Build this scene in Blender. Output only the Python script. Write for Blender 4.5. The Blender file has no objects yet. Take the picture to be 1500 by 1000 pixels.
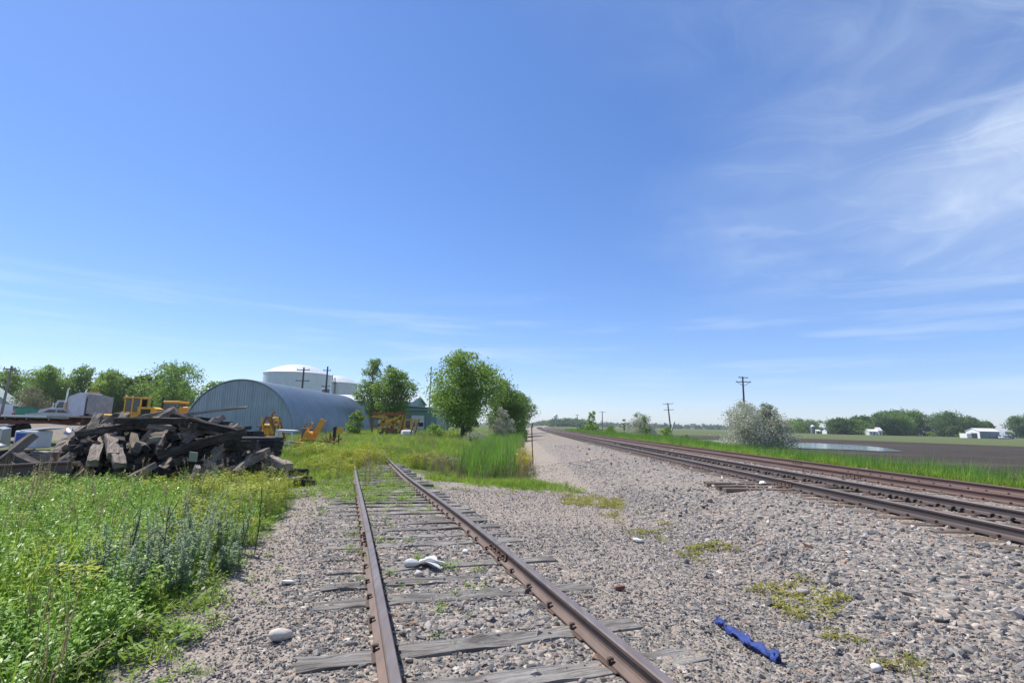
import bpy, bmesh, math, random
import numpy as np
from mathutils import Vector, Matrix, Euler

R = math.radians
scene = bpy.context.scene
COL = scene.collection
rng = np.random.default_rng(7)
random.seed(7)

# ------------------------------------------------------------------ camera
CAM_H = 1.6
PITCH, ROLL = 0.16008, 0.02149
cam_data = bpy.data.cameras.new("camera")
cam_data.lens = 18.0
cam_data.sensor_width = 36.0
cam_data.clip_start = 0.05
cam_data.clip_end = 12000
cam = bpy.data.objects.new("camera", cam_data)
COL.objects.link(cam)
_f = Vector((0, math.cos(PITCH), math.sin(PITCH)))
_u = Vector((0, -math.sin(PITCH), math.cos(PITCH)))
_r = Vector((1, 0, 0))
_cr = _r * math.cos(ROLL) + _u * math.sin(ROLL)
_cu = _u * math.cos(ROLL) - _r * math.sin(ROLL)
_m = Matrix((_cr, _cu, -_f)).transposed().to_4x4()
_m.translation = Vector((0, 0, CAM_H))
cam.matrix_world = _m
scene.camera = cam

# ------------------------------------------------------------------ exposure, sky and sun
scene.view_settings.view_transform = 'Standard'
scene.view_settings.look = 'None'
scene.view_settings.gamma = 1.0
scene.view_settings.use_curve_mapping = False
scene.view_settings.exposure = 0.66
SUN_EL, SUN_AZ = R(56), R(-58)          # azimuth measured from +Y towards +X
world = bpy.data.worlds.new("World")
scene.world = world
world.use_nodes = True


def build_sky():
    nt = world.node_tree
    N, L = nt.nodes, nt.links
    N.clear()

    def n(t, **kw):
        x = N.new(t)
        for k, v in kw.items():
            setattr(x, k, v)
        return x

    def mth(op, a, b=None, c=None, clamp=False):
        x = n('ShaderNodeMath', operation=op, use_clamp=clamp)
        for i, v in enumerate((a, b, c)):
            if v is None:
                continue
            if isinstance(v, (int, float)):
                x.inputs[i].default_value = v
            else:
                L.new(v, x.inputs[i])
        return x.outputs[0]

    def smooth(v, a, b):
        x = n('ShaderNodeMapRange', interpolation_type='SMOOTHSTEP')
        L.new(v, x.inputs[0])
        x.inputs[1].default_value, x.inputs[2].default_value = a, b
        return x.outputs[0]

    def noise(vec, scale, detail=5, rough=.6, dist=0.):
        x = n('ShaderNodeTexNoise')
        L.new(vec, x.inputs['Vector'])
        x.inputs['Scale'].default_value = scale
        x.inputs['Detail'].default_value = detail
        x.inputs['Roughness'].default_value = rough
        x.inputs['Distortion'].default_value = dist
        return x.outputs[0]

    def comb(x_, y_, z_=0.):
        c = n('ShaderNodeCombineXYZ')
        for i, v in enumerate((x_, y_, z_)):
            if isinstance(v, (int, float)):
                c.inputs[i].default_value = v
            else:
                L.new(v, c.inputs[i])
        return c.outputs[0]

    sky = n('ShaderNodeTexSky', sky_type='NISHITA')
    sky.sun_disc = False
    sky.sun_elevation = SUN_EL
    sky.sun_rotation = SUN_AZ
    sky.altitude = 250
    sky.air_density = 1.0
    sky.dust_density = 0.2
    sky.ozone_density = 1.2
    wb = n('ShaderNodeMix', data_type='RGBA', blend_type='MULTIPLY')      # cool white balance of the photograph
    wb.inputs[0].default_value = 1.0
    wb.inputs[7].default_value = (0.835, 0.96, 1.355, 1)
    L.new(sky.outputs[0], wb.inputs[6])
    hsv = n('ShaderNodeHueSaturation')
    hsv.inputs['Saturation'].default_value = 1.14
    hsv.inputs['Value'].default_value = 1.42
    gm = n('ShaderNodeGamma')
    gm.inputs['Gamma'].default_value = 0.80
    L.new(wb.outputs[2], gm.inputs['Color'])
    L.new(gm.outputs[0], hsv.inputs['Color'])
    tc = n('ShaderNodeTexCoord')
    sep = n('ShaderNodeSeparateXYZ')
    L.new(tc.outputs['Generated'], sep.inputs[0])
    dx, dy, dz = sep.outputs
    zz = mth('MAXIMUM', dz, 0.02)
    px, py = mth('DIVIDE', dx, zz), mth('DIVIDE', dy, zz)     # where the view ray meets a high cloud layer
    # cirrus streaks: long in X, fine across, warped by a broad noise
    plane = comb(px, py)
    w1 = noise(plane, 0.55, 3, .5)
    w2 = noise(comb(mth('ADD', px, 7.3), mth('ADD', py, 2.1)), 0.9, 3, .55)
    qx = mth('ADD', px, mth('MULTIPLY', mth('SUBTRACT', w1, .5), .9))
    qy = mth('ADD', mth('ADD', py, mth('MULTIPLY', px, .16)), mth('MULTIPLY', mth('SUBTRACT', w2, .5), 1.5))
    streak = noise(comb(mth('MULTIPLY', qx, .5), mth('MULTIPLY', qy, 2.6), 3.7), 1.25, 9, .66, .12)
    fine = noise(comb(mth('MULTIPLY', qx, 1.0), mth('MULTIPLY', qy, 9.0), 1.2), 1.6, 7, .65, .2)
    veil = noise(comb(mth('MULTIPLY', qx, .8), mth('MULTIPLY', qy, .55), 9.1), 1.1, 4, .5)
    wx = mth('ADD', mth('MULTIPLY', qx, .5), mth('MULTIPLY', qy, .86))
    wy = mth('SUBTRACT', mth('MULTIPLY', qx, .86), mth('MULTIPLY', qy, .5))
    wisp = noise(comb(mth('MULTIPLY', wx, .32), mth('MULTIPLY', wy, 1.5), 6.3), 1.2, 8, .6, .15)
    side = mth('ADD', mth('SUBTRACT', px, mth('MULTIPLY', py, .36)), mth('MULTIPLY', mth('SUBTRACT', w2, .5), 1.3))
    mask = smooth(side, -.40, .95)
    far = smooth(dz, .13, .33)
    d1 = mth('MULTIPLY', smooth(streak, .44, .88), .42)
    d2 = mth('MULTIPLY', mth('MULTIPLY', smooth(fine, .5, .8), smooth(streak, .38, .6)), .12)
    d3 = mth('MULTIPLY', smooth(veil, .22, .72), .34)
    d5 = mth('MULTIPLY', smooth(wisp, .46, .76), .34)
    dens = mth('MULTIPLY', mth('MULTIPLY', mth('ADD', mth('ADD', mth('ADD', d1, d5), d2), d3), mask), far)
    # thin flat bars of cloud low over the horizon
    low = noise(comb(mth('MULTIPLY', dx, 3.2), mth('MULTIPLY', dz, 34.), 4.4), 1.0, 5, .55, .2)
    band = mth('MULTIPLY', smooth(dz, .015, .06), mth('SUBTRACT', 1., smooth(dz, .16, .27)))
    d4 = mth('MULTIPLY', mth('MULTIPLY', smooth(low, .50, .74), band), .24)
    dens = mth('ADD', dens, d4, clamp=True)
    mix = n('ShaderNodeMix', data_type='RGBA')
    L.new(dens, mix.inputs[0])
    L.new(hsv.outputs[0], mix.inputs[6])
    mix.inputs[7].default_value = (6.6, 7.5, 8.6, 1)
    bg = n('ShaderNodeBackground')
    bg.inputs['Strength'].default_value = 0.083
    L.new(mix.outputs[2], bg.inputs[0])
    out = n('ShaderNodeOutputWorld')
    L.new(bg.outputs[0], out.inputs[0])


build_sky()
sun_data = bpy.data.lights.new("sun", 'SUN')
sun_data.energy = 4.0
sun_data.angle = R(0.5)
sun_data.color = (1.0, 0.95, 0.87)
sun = bpy.data.objects.new("sun", sun_data)
COL.objects.link(sun)
_sd = Vector((math.sin(SUN_AZ) * math.cos(SUN_EL), math.cos(SUN_AZ) * math.cos(SUN_EL), math.sin(SUN_EL)))
sun.rotation_euler = (-_sd).to_track_quat('-Z', 'Y').to_euler()
sun.location = (-30, 20, 60)

# ------------------------------------------------------------------ helpers: objects
def tag(o, label=None, cat=None, group=None, kind=None):
    if label: o['label'] = label
    if cat: o['category'] = cat
    if group: o['group'] = group
    if kind: o['kind'] = kind
    return o


def thing(name, label, cat, loc=(0, 0, 0), rz=0., group=None):
    o = bpy.data.objects.new(name, None)
    COL.objects.link(o)
    o.empty_display_size = .2
    o.location = loc
    o.rotation_euler = (0, 0, rz)
    return tag(o, label, cat, group)


def link(name, me, mat=None, parent=None, loc=None, rot=None):
    o = bpy.data.objects.new(name, me)
    COL.objects.link(o)
    if mat is not None and len(me.materials) == 0:
        me.materials.append(mat)
    if parent is not None:
        o.parent = parent
    if loc is not None: o.location = loc
    if rot is not None: o.rotation_euler = rot
    return o


def kids(o):
    return [c for c in COL.objects if c.parent == o]


CHILD = {}


def copy_tree(o, parent=None):
    c = o.copy()
    COL.objects.link(c)
    if parent is not None:
        c.parent = parent
    for ch in o.children:
        copy_tree(ch, c)
    return c


def np_mesh(name, V, F, smooth=False, tint=None):
    """V (n,3); F list of equal-length faces as array (m,k)."""
    me = bpy.data.meshes.new(name)
    V = np.asarray(V, np.float32)
    F = np.asarray(F, np.int32)
    m, k = F.shape
    me.vertices.add(len(V)); me.vertices.foreach_set('co', V.ravel())
    me.loops.add(m * k); me.loops.foreach_set('vertex_index', F.ravel())
    me.polygons.add(m)
    me.polygons.foreach_set('loop_start', np.arange(0, m * k, k, dtype=np.int32))
    me.polygons.foreach_set('loop_total', np.full(m, k, np.int32))
    if smooth:
        me.polygons.foreach_set('use_smooth', np.ones(m, bool))
    if tint is not None:
        a = me.attributes.new('tint', 'FLOAT', 'POINT')
        a.data.foreach_set('value', np.asarray(tint, np.float32))
    me.update(calc_edges=True)
    return me


class MB:
    """collects shapes, then links them as ONE mesh object"""

    def __init__(s):
        s.V, s.F = [], []

    def add(s, vs, fs, M=None):
        b = len(s.V)
        for v in vs:
            v = Vector(v)
            s.V.append(tuple(M @ v) if M is not None else tuple(v))
        for f in fs:
            s.F.append([b + i for i in f])
        return s

    def box(s, c, d, rot=None, top=(1, 1), cham=0.):
        hx, hy, hz = d[0] / 2, d[1] / 2, d[2] / 2
        tx, ty = top
        M = Matrix.Translation(c)
        if rot is not None:
            M = M @ Euler(rot).to_matrix().to_4x4()
        if cham > 0:
            k = cham
            vs = []
            for z, q in ((-hz, k), (-hz + k, 0), (hz - k, 0), (hz, k)):
                a, b = hx - q, hy - q
                if z > 0: a, b = a * tx, b * ty
                e = k if q == 0 else k * .6
                vs += [(-a + e, -b, z), (a - e, -b, z), (a, -b + e, z), (a, b - e, z), (a - e, b, z), (-a + e, b, z), (-a, b - e, z), (-a, -b + e, z)]
            fs = [list(range(7, -1, -1)), list(range(24, 32))]
            for r in range(3):
                for i in range(8):
                    fs.append([r * 8 + i, r * 8 + (i + 1) % 8, (r + 1) * 8 + (i + 1) % 8, (r + 1) * 8 + i])
            return s.add(vs, fs, M)
        vs = [(-hx, -hy, -hz), (hx, -hy, -hz), (hx, hy, -hz), (-hx, hy, -hz),
              (-hx * tx, -hy * ty, hz), (hx * tx, -hy * ty, hz), (hx * tx, hy * ty, hz), (-hx * tx, hy * ty, hz)]
        fs = [(3, 2, 1, 0), (4, 5, 6, 7), (0, 1, 5, 4), (1, 2, 6, 5), (2, 3, 7, 6), (3, 0, 4, 7)]
        return s.add(vs, fs, M)

    def cyl(s, p0, p1, r0, r1=None, n=10):
        return s.tube([p0, p1], [r0, r0 if r1 is None else r1], n)

    def bar(s, p0, p1, w, h=None):
        """square bar between two points"""
        h = w if h is None else h
        p0, p1 = Vector(p0), Vector(p1)
        d = (p1 - p0)
        L = d.length
        q = d.to_track_quat('X', 'Z').to_matrix().to_4x4()
        M = Matrix.Translation((p0 + p1) / 2) @ q
        hx, hy, hz = L / 2, w / 2, h / 2
        vs = [(-hx, -hy, -hz), (hx, -hy, -hz), (hx, hy, -hz), (-hx, hy, -hz), (-hx, -hy, hz), (hx, -hy, hz), (hx, hy, hz), (-hx, hy, hz)]
        fs = [(3, 2, 1, 0), (4, 5, 6, 7), (0, 1, 5, 4), (1, 2, 6, 5), (2, 3, 7, 6), (3, 0, 4, 7)]
        return s.add(vs, fs, M)

    def tube(s, pts, rad, n=8, caps=True):
        pts = [Vector(p) for p in pts]
        vs, fs = [], []
        m = len(pts)
        up = Vector((0, 0, 1))
        for i, p in enumerate(pts):
            d = (pts[min(i + 1, m - 1)] - pts[max(i - 1, 0)]).normalized()
            a = d.cross(up)
            if a.length < .05: a = d.cross(Vector((1, 0, 0)))
            a.normalize()
            b = d.cross(a)
            for k in range(n):
                t = 2 * math.pi * k / n
                vs.append(p + (a * math.cos(t) + b * math.sin(t)) * rad[i])
        for i in range(m - 1):
            for k in range(n):
                fs.append((i * n + k, i * n + (k + 1) % n, (i + 1) * n + (k + 1) % n, (i + 1) * n + k))
        if caps:
            fs.append(list(range(n - 1, -1, -1)))
            fs.append(list(range((m - 1) * n, m * n)))
        return s.add(vs, fs)

    def prism(s, poly, axis, a0, a1, M=None):
        n = len(poly)

        def P(q, a):
            return {'x': (a, q[0], q[1]), 'y': (q[0], a, q[1]), 'z': (q[0], q[1], a)}[axis]
        vs = [P(q, a0) for q in poly] + [P(q, a1) for q in poly]
        fs = [list(range(n))[::-1], list(range(n, 2 * n))]
        for i in range(n):
            fs.append((i, (i + 1) % n, n + (i + 1) % n, n + i))
        return s.add(vs, fs, M)

    def lathe(s, prof, n=16, c=(0, 0, 0), axis='z'):
        """prof: list of (r, h)"""
        vs, fs = [], []
        for r, h in prof:
            for k in range(n):
                t = 2 * math.pi * k / n
                a, b = r * math.cos(t), r * math.sin(t)
                v = {'z': (a, b, h), 'y': (a, h, b), 'x': (h, a, b)}[axis]
                vs.append((v[0] + c[0], v[1] + c[1], v[2] + c[2]))
        m = len(prof)
        for i in range(m - 1):
            for k in range(n):
                fs.append((i * n + k, i * n + (k + 1) % n, (i + 1) * n + (k + 1) % n, (i + 1) * n + k))
        fs.append(list(range(n))[::-1]); fs.append(list(range((m - 1) * n, m * n)))
        return s.add(vs, fs)

    def mesh(s, name, smooth=False):
        me = bpy.data.meshes.new(name)
        me.from_pydata(s.V, [], s.F)
        bm = bmesh.new(); bm.from_mesh(me)
        bmesh.ops.recalc_face_normals(bm, faces=bm.faces)
        bm.to_mesh(me); bm.free()
        if smooth:
            me.polygons.foreach_set('use_smooth', np.ones(len(me.polygons), bool))
            try:
                me.set_sharp_from_angle(angle=R(38))
            except Exception:
                pass
        me.update()
        return me

    def build(s, name, mat, parent=None, smooth=False, loc=None, rot=None):
        return link(name, s.mesh(name, smooth), mat, parent, loc, rot)


# ------------------------------------------------------------------ helpers: materials
class NT:
    def __init__(s, m):
        s.nt = m.node_tree
        s.N, s.L = s.nt.nodes, s.nt.links

    def n(s, t, ins=None, **kw):
        x = s.N.new(t)
        for k, v in kw.items(): setattr(x, k, v)
        for k, v in (ins or {}).items():
            if hasattr(v, 'is_output') or isinstance(v, bpy.types.NodeSocket): s.L.new(v, x.inputs[k])
            else: x.inputs[k].default_value = v
        return x

    def math(s, op, a, b=None, clamp=False):
        return s.n('ShaderNodeMath', {i: v for i, v in enumerate((a, b)) if v is not None}, operation=op, use_clamp=clamp).outputs[0]

    def mix(s, f, a, b, mode='MIX'):
        x = s.n('ShaderNodeMix', data_type='RGBA', blend_type=mode)
        for i, v in ((0, f), (6, a), (7, b)):
            if isinstance(v, bpy.types.NodeSocket): s.L.new(v, x.inputs[i])
            elif i == 0: x.inputs[0].default_value = v
            else: x.inputs[i].default_value = (*v[:3], 1)
        return x.outputs[2]

    def ramp(s, f, stops, interp='LINEAR'):
        x = s.n('ShaderNodeValToRGB', {0: f})
        cr = x.color_ramp
        cr.interpolation = interp
        while len(cr.elements) < len(stops): cr.elements.new(.5)
        for e, (p, c) in zip(cr.elements, stops):
            e.position = p
            e.color = (*c, 1) if not isinstance(c, (int, float)) else (c, c, c, 1)
        return x.outputs[0]

    def noise(s, vec, scale, detail=4, rough=.55, dist=0.):
        return s.n('ShaderNodeTexNoise', {'Vector': vec, 'Scale': scale, 'Detail': detail, 'Roughness': rough, 'Distortion': dist}).outputs[0]

    def smooth(s, v, a, b):
        x = s.n('ShaderNodeMapRange', {0: v, 1: a, 2: b}, interpolation_type='SMOOTHSTEP')
        return x.outputs[0]


def new_mat(name):
    m = bpy.data.materials.new(name)
    m.use_nodes = True
    m.node_tree.nodes.clear()
    return m, NT(m)


def finish(t, bsdf):
    o = t.n('ShaderNodeOutputMaterial')
    t.L.new(bsdf, o.inputs[0])


def obj_vec(t, sc=(1, 1, 1), per_object=True):
    tc = t.n('ShaderNodeTexCoord')
    v = tc.outputs['Object']
    if per_object:
        oi = t.n('ShaderNodeObjectInfo')
        k = t.math('MULTIPLY', oi.outputs['Random'], 37.)
        v = t.n('ShaderNodeVectorMath', {0: v, 1: k}, operation='ADD').outputs[0]
    mp = t.n('ShaderNodeMapping', {'Vector': v, 'Scale': sc})
    return mp.outputs[0]


def surf(name, c1, c2=None, scale=3., rough=.7, bump=.0, bscale=None, metal=0., sc=(1, 1, 1), c3=None, c3amt=.35, c3scale=None,
         vary=0., spec=.5, dist=.01):
    """noise-mixed surface: base c1/c2, patches of c3 (rust, dirt), per-object brightness variation"""
    m, t = new_mat(name)
    v = obj_vec(t, sc)
    col = t.ramp(t.noise(v, scale, 6, .62), [(.32, c1), (.68, c2 or c1)])
    if c3:
        f = t.smooth(t.noise(v, c3scale or scale * .6, 7, .68, .3), 1 - c3amt - .12, 1 - c3amt + .12)
        col = t.mix(f, col, c3)
    if vary:
        oi = t.n('ShaderNodeObjectInfo')
        k = t.n('ShaderNodeMapRange', {0: oi.outputs['Random'], 3: 1 - vary, 4: 1 + vary}).outputs[0]
        hs = t.n('ShaderNodeHueSaturation', {'Color': col, 'Value': k})
        col = hs.outputs[0]
    b = t.n('ShaderNodeBsdfPrincipled', {'Base Color': col, 'Roughness': rough, 'Metallic': metal, 'Specular IOR Level': spec})
    if bump:
        bn = t.n('ShaderNodeBump', {'Height': t.noise(v, bscale or scale * 4, 5, .6), 'Strength': bump, 'Distance': dist})
        t.L.new(bn.outputs[0], b.inputs['Normal'])
    finish(t, b.outputs[0])
    return m


def leafmat(name, ca, cb, trans=.35, rough=.5, objvar=.18, attr='tint', inst=False, spec=.3):
    """foliage: colour between ca and cb by a per-leaf (or per-plant) tint, part of the light passes through"""
    m, t = new_mat(name)
    at = t.n('ShaderNodeAttribute', attribute_name=attr, attribute_type='GEOMETRY')
    f = at.outputs['Fac']
    oi = t.n('ShaderNodeObjectInfo')
    if inst:
        a2 = t.n('ShaderNodeAttribute', attribute_name='itint', attribute_type='INSTANCER')
        f = t.math('ADD', t.math('MULTIPLY', f, .5), t.math('MULTIPLY', a2.outputs['Fac'], .6), clamp=True)
    col = t.mix(f, ca, cb)
    k = t.n('ShaderNodeMapRange', {0: oi.outputs['Random'], 3: 1 - objvar, 4: 1 + objvar}).outputs[0]
    col = t.n('ShaderNodeHueSaturation', {'Color': col, 'Value': k}).outputs[0]
    b = t.n('ShaderNodeBsdfPrincipled', {'Base Color': col, 'Roughness': rough, 'Specular IOR Level': spec})
    tr = t.n('ShaderNodeBsdfTranslucent', {'Color': t.n('ShaderNodeHueSaturation', {'Color': col, 'Saturation': 1.0, 'Value': 1.3, 'Hue': .492}).outputs[0]})
    mx = t.n('ShaderNodeMixShader', {0: trans, 1: b.outputs[0], 2: tr.outputs[0]})
    finish(t, mx.outputs[0])
    return m


# ------------------------------------------------------------------ helpers: scatter (for what nobody could count)
def scatter(name, protos, P, rot, scl, idx, tint=None, kind='stuff', label=None):
    """one object that draws a copy of a prototype at each point"""
    coll = bpy.data.collections.new(name + '_source')
    for i, me in enumerate(protos):
        o = bpy.data.objects.new('%s_source_%02d' % (name, i), me)
        coll.objects.link(o)
    n = len(P)
    me = bpy.data.meshes.new(name)
    me.vertices.add(n)
    me.vertices.foreach_set('co', np.asarray(P, np.float32).ravel())
    for an, ty, key, dat in (('rot', 'FLOAT_VECTOR', 'vector', rot), ('scl', 'FLOAT_VECTOR', 'vector', scl), ('idx', 'INT', 'value', idx),
                             ('itint', 'FLOAT', 'value', tint if tint is not None else np.random.default_rng(1).random(n))):
        a = me.attributes.new(an, ty, 'POINT')
        a.data.foreach_set(key, np.asarray(dat, np.int32 if ty == 'INT' else np.float32).ravel())
    o = bpy.data.objects.new(name, me)
    COL.objects.link(o)
    ng = bpy.data.node_groups.new(name + '_scatter', 'GeometryNodeTree')
    ng.interface.new_socket('Geometry', in_out='INPUT', socket_type='NodeSocketGeometry')
    ng.interface.new_socket('Geometry', in_out='OUTPUT', socket_type='NodeSocketGeometry')
    N, L = ng.nodes, ng.links
    gi, go = N.new('NodeGroupInput'), N.new('NodeGroupOutput')
    ci = N.new('GeometryNodeCollectionInfo')
    ci.inputs['Collection'].default_value = coll
    ci.inputs['Separate Children'].default_value = True
    ci.inputs['Reset Children'].default_value = True
    ip = N.new('GeometryNodeInstanceOnPoints')
    ip.inputs['Pick Instance'].default_value = True

    def attr(nm, ty):
        x = N.new('GeometryNodeInputNamedAttribute')
        x.data_type = ty
        x.inputs['Name'].default_value = nm
        return [s for s in x.outputs if s.enabled and s.name == 'Attribute'][0]
    er = N.new('FunctionNodeEulerToRotation')
    L.new(attr('rot', 'FLOAT_VECTOR'), er.inputs[0])
    L.new(gi.outputs[0], ip.inputs['Points'])
    L.new(ci.outputs[0], ip.inputs['Instance'])
    L.new(attr('idx', 'INT'), ip.inputs['Instance Index'])
    L.new(er.outputs[0], ip.inputs['Rotation'])
    L.new(attr('scl', 'FLOAT_VECTOR'), ip.inputs['Scale'])
    L.new(ip.outputs[0], go.inputs[0])
    md = o.modifiers.new('scatter', 'NODES')
    md.node_group = ng
    return tag(o, label=label, kind=kind)


# ------------------------------------------------------------------ helpers: fields
def sstep(a, b, x):
    t = np.clip((x - a) / (b - a), 0, 1)
    return t * t * (3 - 2 * t)


_perm = np.random.default_rng(3).random((64, 64))


def vnoise(x, y, s):
    """smooth value noise 0..1"""
    x = np.asarray(x, float) / s + 100; y = np.asarray(y, float) / s + 100
    xi, yi = np.floor(x).astype(int), np.floor(y).astype(int)
    fx, fy = x - xi, y - yi
    fx, fy = fx * fx * (3 - 2 * fx), fy * fy * (3 - 2 * fy)
    g = lambda i, j: _perm[i % 64, j % 64]
    return (g(xi, yi) * (1 - fx) + g(xi + 1, yi) * fx) * (1 - fy) + (g(xi, yi + 1) * (1 - fx) + g(xi + 1, yi + 1) * fx) * fy


def fbm(x, y, s):
    return (vnoise(x, y, s) + .5 * vnoise(x, y, s / 2.1) + .25 * vnoise(x, y, s / 4.3)) / 1.75


def sdf(x, y, poly):
    """signed distance to a polygon, positive inside"""
    x, y = np.asarray(x, float), np.asarray(y, float)
    d = np.full(x.shape, 1e9)
    ins = np.zeros(x.shape, bool)
    n = len(poly)
    for i in range(n):
        ax, ay = poly[i]; bx, by = poly[(i + 1) % n]
        ex, ey = bx - ax, by - ay
        t = np.clip(((x - ax) * ex + (y - ay) * ey) / (ex * ex + ey * ey), 0, 1)
        d = np.minimum(d, np.hypot(x - ax - t * ex, y - ay - t * ey))
        c = ((ay > y) != (by > y)) & (x < (bx - ax) * (y - ay) / (by - ay + 1e-12) + ax)
        ins ^= c
    return np.where(ins, d, -d)

# ================================================================== the ground
def bend(y):
    """sideways drift of the main line with distance (a very wide curve)"""
    y = np.asarray(y, float)
    return np.where(y < 300, 1.1e-4 * np.clip(y, 0, 300) ** 2, 9.9 + .066 * (y - 300))


def toe(y):
    return 2.35 - 1.75 * sstep(13, 21, np.asarray(y, float))


SPUR_GRAVEL = [(-2.7, -3), (-2.4, 3.4), (-2.55, 4.1), (-2.9, 5.2), (-3.15, 6.3), (-3.6, 8.1), (-4.2, 10), (-4.9, 12.2), (-5.5, 13.6), (-5.2, 14.6), (-4.3, 15.0), (-4.7, 17.5),
               (-5.6, 20), (-6.4, 22.6), (-5.2, 22.4), (-3.3, 20.0), (-1.3, 16.9), (.4, 15.2), (1.5, 15.2), (2.6, 14), (4, 14), (4, -3)]
POND = [(24, 106), (40, 104), (54.0, 102.2), (57.6, 97.0), (59.7, 88.7), (55.6, 76.7), (48.7, 64.3), (45.3, 63.9), (43.8, 66.4), (40.4, 68.0), (36.9, 69.5), (28, 70)]


def H(x, y):
    x, y = np.asarray(x, float), np.asarray(y, float)
    u = x - bend(y)
    # land left of the main bed
    base = -.26 * sstep(6, 18, y) * sstep(-14, -3, x) - .10 * sstep(-3.2, -6, x) * sstep(14, 8, y)
    base = np.where(x < -8, -.12 - .16 * sstep(18, 45, y) * sstep(-8, -14, x), base)
    base = base + (.65 * sstep(-34, -44, x) * sstep(22, 45, y))
    base = base + .42 * sstep(-52, -57, x) * sstep(50, 58, y)
    base = base - .30 * np.exp(-((x + 1.0) / 2.2) ** 2) * sstep(16.5, 20, y)        # ditch
    base = base + .10 * (fbm(x, y, 3.1) - .5) * sstep(1.2, 2.6, np.abs(x + .313 * (y - 3.7)))
    t0 = toe(y)
    k = np.clip((u - t0) / (5.5 - t0), 0, 1)
    up = base * (1 - k) + .25 * (k * (1.25 - .25 * k)) + .05 * (fbm(x, y, .9) - .5) * np.sin(np.pi * np.clip(k, 0, 1))
    right = np.interp(u, [5.5, 13.0, 13.4, 15.2, 17.5], [.25, .22, .2, -.45, -.82])
    right = np.where(u > 17.5, -.82 + .10 * (fbm(x, y, 14.) - .5), right)
    z = np.where(u < t0, base, np.where(u < 5.5, up, right))
    return z


def Hs(x, y):
    return float(H(np.array([x]), np.array([y]))[0])


def gravel_field(x, y):
    u = x - bend(y)
    a = sdf(x, y, SPUR_GRAVEL)
    b = np.minimum(u - toe(y), 13.9 - u)
    return np.maximum(a, b)


def ground_material():
    m, t = new_mat('ground')
    tc = t.n('ShaderNodeTexCoord')
    v = tc.outputs['Object']
    g = t.n('ShaderNodeAttribute', attribute_name='gravel').outputs['Fac']
    sand = t.n('ShaderNodeAttribute', attribute_name='sand').outputs['Fac']
    g = t.smooth(t.math('ADD', g, t.math('MULTIPLY', t.math('SUBTRACT', t.noise(v, 2.2, 6, .65), .5), .9)), .42, .58)
    stones = [(0., (.10, .095, .09)), (.25, (.19, .175, .155)), (.5, (.28, .25, .215)), (.72, (.35, .30, .25)), (.9, (.30, .22, .165)), (1., (.52, .48, .42))]
    vo = t.n('ShaderNodeTexVoronoi', {'Vector': v, 'Scale': 19., 'Randomness': 1.})
    vf = t.n('ShaderNodeTexVoronoi', {'Vector': v, 'Scale': 46., 'Randomness': 1.})
    sep = t.n('ShaderNodeSeparateColor', {0: vo.outputs['Color']})
    sepf = t.n('ShaderNodeSeparateColor', {0: vf.outputs['Color']})
    big = t.ramp(sep.outputs[0], stones)
    fine = t.ramp(sepf.outputs[0], stones)
    fine = t.mix(.35, fine, (.345, .285, .225))
    pick = t.smooth(t.math('ADD', sand, t.math('MULTIPLY', t.math('SUBTRACT', t.noise(v, 1.7, 5, .6), .5), .7)), .35, .65)
    grav = t.mix(pick, big, fine)
    warm = t.noise(v, .55, 4, .6)
    grav = t.mix(t.math('MULTIPLY', t.smooth(warm, .45, .7), .35), grav, (.31, .245, .185))
    earth = t.ramp(t.noise(v, 1.3, 6, .65), [(.3, (.06, .07, .028)), (.5, (.095, .12, .035)), (.7, (.13, .175, .045))])
    dirt = t.ramp(t.noise(v, 6., 5, .65), [(.35, (.16, .13, .10)), (.65, (.25, .21, .165))])
    dmask = t.n('ShaderNodeAttribute', attribute_name='dirt').outputs['Fac']
    earth = t.mix(t.smooth(t.math('ADD', dmask, t.math('MULTIPLY', t.math('SUBTRACT', t.noise(v, .8, 5, .6), .5), .6)), .4, .6), earth, dirt)
    col = t.mix(g, earth, grav)
    h1 = t.math('SUBTRACT', 1., vo.outputs['Distance'])
    h2 = t.math('SUBTRACT', 1., vf.outputs['Distance'])
    hh = t.math('ADD', t.math('MULTIPLY', h1, t.math('SUBTRACT', 1.1, pick)), t.math('MULTIPLY', h2, .35))
    hh = t.math('ADD', hh, t.math('MULTIPLY', t.math('SUBTRACT', 1., g), t.math('MULTIPLY', t.noise(v, 14., 5, .7), .6)))
    bp = t.n('ShaderNodeBump', {'Height': hh, 'Strength': .9, 'Distance': .035})
    b = t.n('ShaderNodeBsdfPrincipled', {'Base Color': col, 'Roughness': .9, 'Specular IOR Level': .2, 'Normal': bp.outputs[0]})
    finish(t, b.outputs[0])
    return m


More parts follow.
